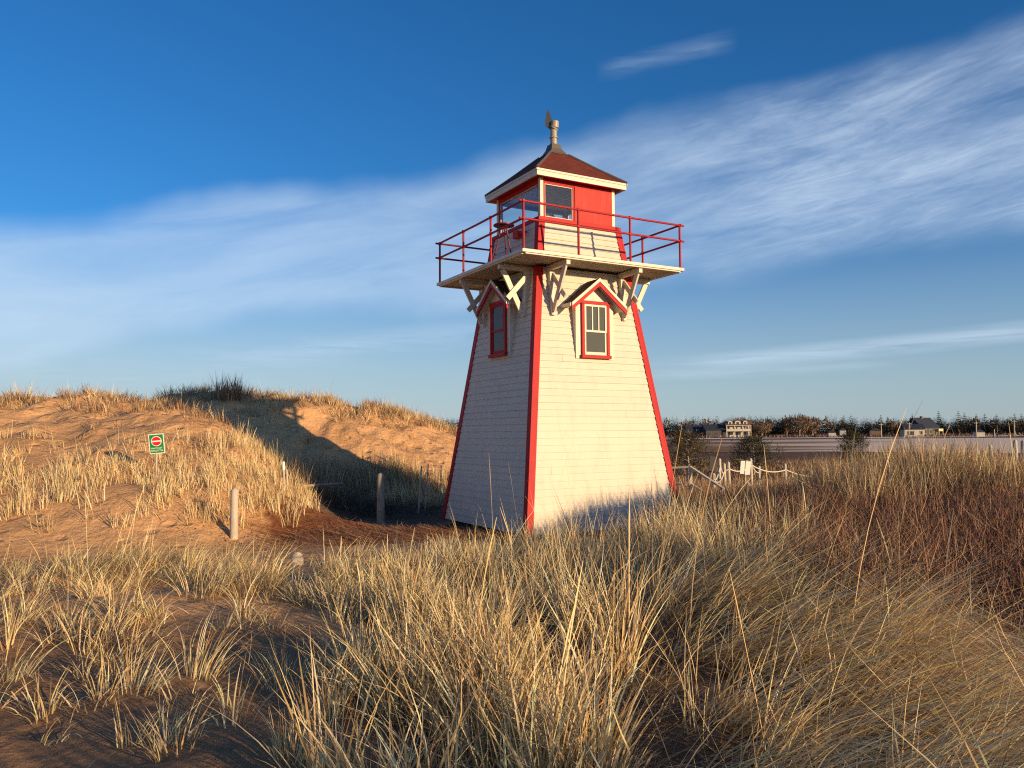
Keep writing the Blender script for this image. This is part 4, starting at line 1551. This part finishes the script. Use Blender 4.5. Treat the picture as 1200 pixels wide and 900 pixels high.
for (px, pb, pt, w, Y, lab) in [
        (1101, 512, 480, 10, 352, 'tall dark spruce right behind the far gabled house'),
        (1124, 512, 480, 11, 348, 'tall spruce with a full crown first right of the far gabled house'),
        (1131, 512, 482, 9, 356, 'slim spruce close against the full crowned spruce'),
        (1145, 512, 484, 9, 350, 'pointed spruce behind the small far shed'),
        (1155, 512, 483, 11, 352, 'broad spruce just right of the small far shed'),
        (1169, 512, 484, 10, 349, 'lone pointed spruce above the tall right field posts'),
        (1190, 512, 483, 11, 350, 'tall spruce close to the right edge of the photo'),
        (1198, 512, 484, 10, 356, 'spruce cut by the right edge of the photo'),
        (1033, 512, 485, 9, 350, 'narrow spruce right behind the far brown shed'),
        (1041, 512, 487, 8, 352, 'slim spruce between the far brown shed and the white cottage'),
        (1070, 510, 484, 7, 356, 'thin spruce tip rising above the far white cottage')]:
    conifer(px, pb, pt, w, Y, lab)


def bare_tree(px, pb, pt, w, Y, label):
    b, t_ = at(px, pb, Y), at(px, pt, Y)
    gz = hz(b.x, b.y)
    root = thing('bare_tree', (b.x, b.y, gz), label, 'tree', 'brown leafless trees on the far shore')
    Hh, Rr = t_.z - gz, w / F * Y / 2
    tr = MB()
    tr.tube([(0, 0, -.3), (.1, 0, Hh * .3), (0, .1, Hh * .6)], [.3, .22, .10], 6)
    for i in range(9):
        aa = i * 2.4
        tr.tube([(0, 0, Hh * (.2 + .03 * i)), (Rr * .35 * math.cos(aa), Rr * .35 * math.sin(aa), Hh * (.45 + .02 * i)), (Rr * .65 * math.cos(aa), Rr * .65 * math.sin(aa), Hh * .78)], [.12, .07, .02], 5)
    tr.build('trunk', M['postdark'], root)
    rb = Ribbons(3)
    add_bare(rb, 0, 0, 0, Hh, Rr, 1300)
    rb.build('crown', M['twig'], root)


for a in [(937, 513, 485, 30, 335, 'widest brown leafless tree standing in the middle of the far woods'),
          (952, 513, 488, 24, 342, 'rounded leafless tree overlapping the right of the widest brown tree'),
          (922, 513, 490, 20, 345, 'smaller leafless tree overlapping the left of the widest brown tree'),
          (893, 513, 495, 28, 330, 'low round leafless tree just right of the white inn'),
          (868, 511, 489, 30, 352, 'brown leafless tree showing above the roof of the white inn')]:
    bare_tree(*a)

# the wood behind, as one mass
wd = Ribbons(3)
n = 2600
wx = rng.uniform(-120, 330, n)
wy = 352 + 60 * rng.uniform(0, 1, n) ** 1.5
for x, y in zip(wx, wy):
    z = hz(x, y)
    px = 600 + x / y * F
    base_h = 8.4 if px < 1000 else 7.4
    hgt = base_h * random.uniform(.72, 1.22)
    if random.random() < .93: add_conifer(wd, x, y, z, hgt, random.uniform(1.4, 2.5), 110, wid=.95)
    else: add_bare(wd, x, y, z, hgt * .85, random.uniform(2.2, 3.4), 150, wid=.6)
# undergrowth along the far shore
n = 9000
x, y = rng.uniform(-330, 420, n), rng.uniform(300, 360, n)
z = height(x, y)
wd.add(np.stack([x, y, z], -1), rng.uniform(0, 6.28, n), rng.uniform(0, .7, n), rng.normal(0, .3, n), rng.uniform(.5, 1.3, n), .5, colours(n, np.concatenate([PALR, BARE])), taper=1.5)
tag(wd.build('far_woods', M['needle']), kind='stuff')
# the little wood seen over the dune left of the tower
wl = Ribbons(3)
for i in range(60):
    y = random.uniform(120, 150)
    px = random.uniform(455, 560)
    x = (px - 600) / F * y
    z = hz(x, y)
    zt = at(px, random.uniform(486, 494), y).z
    add_conifer(wl, x, y, z, zt - z, random.uniform(.8, 1.3), 160, wid=.5)
tag(wl.build('spruce_copse', M['needle']), kind='stuff')


# ------------------------------------------------------------------ houses on the far shore
def house_at(name, px, pb, Y, label, rz=0.0, cat='house'):
    b = at(px, pb, Y)
    gz = hz(b.x, b.y)
    o = thing(name, (b.x, b.y, gz), label, cat, rz=rz)
    return o, at(px, pb, Y).z - gz


def gable(mb, x0, x1, y0, y1, z0, z1, axis='x', ov=.35):
    """gable roof prism, ridge along axis"""
    if axis == 'x':
        ym = (y0 + y1) / 2
        poly = [(x0 - ov, y0 - ov, z0), (x0 - ov, y1 + ov, z0), (x0 - ov, ym, z1)]
        mb.prism(poly, (x1 - x0 + 2 * ov, 0, 0))
    else:
        xm = (x0 + x1) / 2
        poly = [(x0 - ov, y0 - ov, z0), (x1 + ov, y0 - ov, z0), (xm, y0 - ov, z1)]
        mb.prism(poly, (0, y1 - y0 + 2 * ov, 0))


def windows(parent, spots, y, mat='darkpane', frame='housewhite'):
    for (x0, x1, z0, z1) in spots:
        mb = MB()
        mb.box((x0 - .10, y - .07, z0 - .10), (x1 + .10, y - .002, z1 + .10))
        f = mb.build('window', M[frame], parent)
        mb = MB()
        mb.box((x0, y - .10, z0), (x1, y - .073, z1))
        mb.build('pane', M[mat], f)


inn, dz = house_at('inn', 865, 512.5, 322, 'white three storey inn with three arched roof dormers among the far trees', rz=R(-4))
mb = MB()
mb.box((-4.6, 0, -.4), (4.6, 7, 4.7 + dz))
mb.build('wall', M['housewhite'], inn)
mb = MB()
mb.prism([(-5.0, -.5, 4.72), (-5.0, 7.5, 4.72), (-4.4, 5.6, 6.5), (-4.4, 1.3, 6.5)], (10.0, 0, 0))
rf2 = mb.build('roof', M['roofbrown'], inn)
for cxx, ww in ((-3.0, .85), (0, 1.15), (3.0, .85)):
    mb = MB()
    arc = [(cxx - ww, .05, 4.95), (cxx + ww, .05, 4.95), (cxx + ww, .05, 5.9)]
    for i in range(1, 8):
        a_ = math.pi * i / 8
        arc.append((cxx + ww * math.cos(a_), .05, 5.9 + .75 * math.sin(a_)))
    arc.append((cxx - ww, .05, 5.9))
    mb.prism(arc, (0, 2.6, 0))
    dd = mb.build('dormer', M['housewhite'], inn)
    mb = MB()
    mb.box((cxx - ww * .45, 0.0, 5.15), (cxx + ww * .45, .047, 6.1))
    mb.build('pane', M['darkpane'], dd)
mb = MB()
mb.box((-4.9, -1.6, 2.35), (4.9, -.003, 2.6))
mb.box((-4.9, -1.62, 2.6), (4.9, -1.5, 3.3))
for xx in (-4.8, -1.6, 1.6, 4.8):
    mb.box((xx - .14, -1.66, -.4), (xx + .14, -1.40, 4.6))
mb.box((-4.95, -1.7, 4.60), (4.95, -.004, 4.80))
mb.build('porch', M['housewhite'], inn)
windows(inn, [(-4.0, -2.0, .9, 2.1), (-1.1, 1.1, .9, 2.1), (2.0, 4.0, .9, 2.1), (-4.1, -3.4, 3.0, 4.2), (-1.9, -1.2, 3.0, 4.2), (1.2, 1.9, 3.0, 4.2), (3.4, 4.1, 3.0, 4.2)], 0.0)

for (nm, px, w, hh, Y, lab) in [('dark_cottage', 821, 5.4, 2.6, 326, 'low dark cottage with dark blue roof farthest left of the white inn'),
                               ('dark_house', 840, 4.4, 2.8, 322, 'dark blue roofed house standing against the left of the white inn')]:
    h_, dz = house_at(nm, px, 512.5, Y, lab, rz=R(3))
    w_ = w
    mb = MB()
    mb.box((-w_, 0, -.4), (w_, 7, hh))
    mb.build('wall', M['housedark'], h_)
    mb = MB()
    gable(mb, -w_, w_, 0, 7, hh + .003, hh + 2.4)
    rr = mb.build('roof', M['roofdark'], h_)
    mb = MB()
    mb.box((w_ - 1.1, 2.2, hh + .6), (w_ - .5, 2.8, hh + 3.2))
    mb.build('chimney', M['housebrown'], rr)
    windows(h_, [(-w_ + .9, -w_ + 2.2, .8, 2.0), (-.6, .6, .8, 2.0), (w_ - 2.2, w_ - .9, .8, 2.0)], 0.0, frame='housebrown')

gh, dz = house_at('gabled_house', 1091, 511.0, 318, 'large dark roofed house with a pale yellow gable end on the far shore', rz=R(28))
mb = MB()
mb.box((-5.2, 0, -.4), (5.2, 8, 3.4))
mb.build('wall', M['housedark'], gh)
mb = MB()
gable(mb, -5.2, 5.2, 0, 8, 3.403, 7.4, 'x', .5)
rr = mb.build('roof', M['roofdark'], gh)
mb = MB()
mb.box((-.5, 3.4, 6.4), (.4, 4.3, 8.0))
mb.build('chimney', M['housebrown'], rr)
mb = MB()
mb.prism([(5.72, .3, 3.6), (5.72, 7.7, 3.6), (5.72, 4, 7.0)], (.12, 0, 0))
mb.build('gable_end', M['yellowwall'], gh)
mb = MB()
mb.box((3.0, -1.4, 1.9), (5.9, -.003, 2.2))
mb.box((3.0, -1.42, 2.2), (5.9, -1.3, 2.9))
mb.box((5.6, -1.4, -.4), (5.8, -1.2, 1.9))
mb.box((3.1, -1.4, -.4), (3.3, -1.2, 1.9))
mb.build('balcony', M['yellowwall'], gh)
windows(gh, [(-4.0, -2.6, .9, 2.4), (-1.0, .6, .9, 2.4), (2.0, 3.4, .5, 1.8)], 0.0, frame='yellowwall')

wc, dz = house_at('white_cottage', 1072, 511.0, 312, 'small white walled cottage with dark roof left of the gabled house', rz=R(-10))
mb = MB()
mb.box((-3.6, 0, -.4), (3.6, 5, 2.7))
mb.build('wall', M['housewhite'], wc)
mb = MB()
gable(mb, -3.6, 3.6, 0, 5, 2.703, 4.9)
mb.build('roof', M['roofdark'], wc)
windows(wc, [(-2.6, -.2, .5, 2.0), (1.9, 2.9, .8, 2.0)], 0.0)

for (nm, px, pb, Y, w_, hh, wall, lab) in [('shed', 1149, 510.5, 300, 1.5, 1.7, 'housewhite', 'tiny white shed between the far spruces'),
                                          ('shed', 1027, 512.5, 318, 2.2, 2.2, 'housebrown', 'small red brown shed at the edge of the far woods'),
                                          ('shed', 975.5, 513.5, 318, 1.4, 1.5, 'housewhite', 'tiny white shed below the leafless trees'),
                                          ('shed', 988, 509.5, 330, 1.2, 2.4, 'housewhite', 'narrow white hut seen left of the lone ragged shrub'),
                                          ('shed', 1062, 510.5, 316, 1.5, 2.0, 'yellowwall', 'tiny cream shed left of the white cottage')]:
    h_, dz = house_at(nm, px, pb, Y, lab, rz=R(-14), cat='shed')
    mb = MB()
    mb.box((-w_, 0, -.4), (w_, 3, hh))
    mb.build('wall', M[wall], h_)
    mb = MB()
    gable(mb, -w_, w_, 0, 3, hh + .003, hh + 1.1, 'y', .2)
    mb.build('roof', M['roofdark'], h_)

# utility poles
for (px, pb, pt, Y, lab) in [(1033, 513, 496, 292, 'pale utility pole in front of the far brown shed'),
                            (1144.5, 512, 494, 288, 'pale utility pole in front of the tiny far white shed'),
                            (1165.5, 512, 503, 285, 'short pale pole on the far shore right of the white shed'),
                            (1066, 514, 495, 290, 'thin pole in front of the far white cottage'),
                            (1189, 511, 492, 300, 'thin far pole behind the tall right field post')]:
    b, t_ = at(px, pb, Y), at(px, pt, Y)
    gz = hz(b.x, b.y)
    mb = MB()
    h_ = t_.z - gz
    mb.tube([(0, 0, -.3), (0, 0, h_ * .5), (0, 0, h_)], [.20, .18, .15], 8)
    if h_ > 4: mb.beam((-.8, 0, h_ - .5), (.8, 0, h_ - .5), .12, .12)
    o = mb.build('utility_pole', M['post'])
    o.location = (b.x, b.y, gz)
    tag(o, lab, 'pole', 'poles on the far shore')

# ------------------------------------------------------------------ light and sky
EL = R(10.5)
SUN_AZ = math.atan2(0.77, -0.64)     # clockwise from +Y
sdir = Vector((math.sin(SUN_AZ) * math.cos(EL), math.cos(SUN_AZ) * math.cos(EL), math.sin(EL)))
sl_d = bpy.data.lights.new('sun', 'SUN')
sl_d.energy = 5.0
sl_d.angle = R(0.55)
sl_d.color = (1.0, 0.70, 0.38)
sl_o = bpy.data.objects.new('sun', sl_d)
COL.objects.link(sl_o)
sl_o.rotation_euler = (-sdir).to_track_quat('-Z', 'Y').to_euler()
sl_o.location = (20, -20, 30)

W = bpy.data.worlds.new('World')
S.world = W
W.use_nodes = True
t = NT(W.node_tree)
out = t.n('ShaderNodeOutputWorld')
bg = t.n('ShaderNodeBackground')
t.l(bg.outputs[0], out.inputs[0])
sky = t.n('ShaderNodeTexSky', sky_type='NISHITA')
sky.sun_disc = False
sky.sun_elevation = EL
sky.sun_rotation = SUN_AZ
sky.air_density = 1.0
sky.dust_density = 0.6
sky.ozone_density = 6.0
bg.inputs['Strength'].default_value = 0.115
tc = t.n('ShaderNodeTexCoord').outputs['Generated']
sx = t.n('ShaderNodeSeparateXYZ')
t.l(tc, sx.inputs[0])
az = t.math('ARCTAN2', sx.outputs[0], sx.outputs[1])
el = t.math('ARCSINE', sx.outputs[2])
cb = t.n('ShaderNodeCombineXYZ')
t.l(az, cb.inputs[0])
t.l(el, cb.inputs[1])
ae = cb.outputs[0]
# long cirrus band rising to the right
wob = t.math('MULTIPLY', t.math('SUBTRACT', t.noise(t.mapped(ae, (2.6, 2.6, 1)), 1.0, 4, 0.5), 0.5), 0.14)
ctr = t.math('ADD', t.math('MULTIPLY_ADD', az, 0.150, 0.258), t.math('MULTIPLY_ADD', t.math('MULTIPLY', az, az), -0.09, wob))
d = t.math('SUBTRACT', el, ctr)
thick = t.math('MULTIPLY_ADD', az, 0.035, 0.104)
core = t.math('SUBTRACT', 1.0, t.math('DIVIDE', t.math('ABSOLUTE', d), thick), clamp=True)
core = t.ramp(core, [(0.0, 0.0), (0.45, 1.0)], 'EASE')
rot = t.mapped(ae, (1, 1, 1), (0, 0, -0.17))
st1 = t.noise(t.mapped(rot, (3.2, 15, 1)), 1.0, 8, 0.62, 0.5)
st2 = t.noise(t.mapped(rot, (8, 46, 1), (0, 0, -0.08)), 1.0, 6, 0.65, 0.3)
tex = t.math('ADD', t.math('MULTIPLY', st1, 0.82), t.math('MULTIPLY', st2, 0.18))
st3 = t.noise(t.mapped(rot, (9, 62, 1), (0, 0, -0.07), (3, 1, 0)), 1.0, 12, 0.70, 1.1)
soft = t.ramp(tex, [(0.24, 0.25), (0.70, 1.0)])
wisp = t.math('MULTIPLY', t.ramp(tex, [(0.36, 0.10), (0.62, 1.0)]), t.ramp(st3, [(0.30, 0.35), (0.62, 1.0)]))
right = t.ramp(az, [(0.05, 0.0), (0.35, 1.0)])
band = t.math('MULTIPLY', core, t.math('ADD', t.math('MULTIPLY', soft, t.math('MULTIPLY_ADD', right, -0.65, 1.0)), t.math('MULTIPLY', wisp, t.math('MULTIPLY', right, 0.75))))


def streak(az0, el0, slope, w, th, thr0, thr1, sc=(6, 60, 1)):
    dd = t.math('SUBTRACT', el, t.math('MULTIPLY_ADD', t.math('SUBTRACT', az, az0), slope, el0))
    a = t.math('SUBTRACT', 1.0, t.math('DIVIDE', t.math('ABSOLUTE', dd), th), clamp=True)
    b_ = t.math('SUBTRACT', 1.0, t.math('DIVIDE', t.math('ABSOLUTE', t.math('SUBTRACT', az, az0)), w), clamp=True)
    nn = t.ramp(t.noise(t.mapped(ae, sc, (0, 0, -slope)), 1.0, 6, 0.6, 0.4), [(thr0, 0.0), (thr1, 1.0)])
    return t.math('MULTIPLY', t.math('MULTIPLY', a, t.ramp(b_, [(0, 0), (.4, 1)])), nn)


s1 = streak(0.50, 0.100, 0.06, 0.36, 0.014, .30, .55)
s2 = streak(0.20, 0.445, 0.10, 0.09, 0.016, .35, .6)
s3 = streak(-0.15, 0.115, 0.12, 0.25, 0.022, .42, .62)
s4 = streak(0.30, 0.072, 0.02, 0.16, 0.008, .35, .55)
s5 = streak(-0.55, 0.07, 0.05, 0.40, 0.030, .40, .65)
low = t.math('ADD', t.math('ADD', t.math('MULTIPLY', s1, .8), t.math('MULTIPLY', s2, .26)), t.math('ADD', t.math('MULTIPLY', s3, .5), t.math('ADD', t.math('MULTIPLY', s4, .4), t.math('MULTIPLY', s5, .35))))
mask = t.math('MULTIPLY', t.math('ADD', band, low, clamp=True), 0.64)
skyc = t.n('ShaderNodeHueSaturation', i_Saturation=1.08, i_Value=1.0)
t.l(sky.outputs[0], skyc.inputs['Color'])
cloudc = t.mix(t.ramp(az, [(0.0, 0.0), (1.0, 1.0)]), (3.9, 4.9, 6.0), (4.6, 5.3, 6.4))
veil = t.math('MULTIPLY', t.ramp(el, [(0.0, 1.0), (0.08, 0.72), (0.24, 0.0)]), t.math('MULTIPLY_ADD', az, -0.26, 0.76))
base = t.mix(veil, skyc.outputs[0], (3.35, 4.0, 4.35))
t.l(t.mix(mask, base, cloudc), bg.inputs[0])

# ------------------------------------------------------------------ render settings
S.view_settings.view_transform = 'Standard'
S.view_settings.look = 'None'
S.view_settings.exposure = 0.44
S.view_settings.gamma = 1.0
S.view_settings.use_curve_mapping = False
S.cycles.use_denoising = False
S.cycles.filter_width = 1.15
S.cycles.sample_clamp_indirect = 4.0
S.cycles.max_bounces = 6
S.cycles.transparent_max_bounces = 12
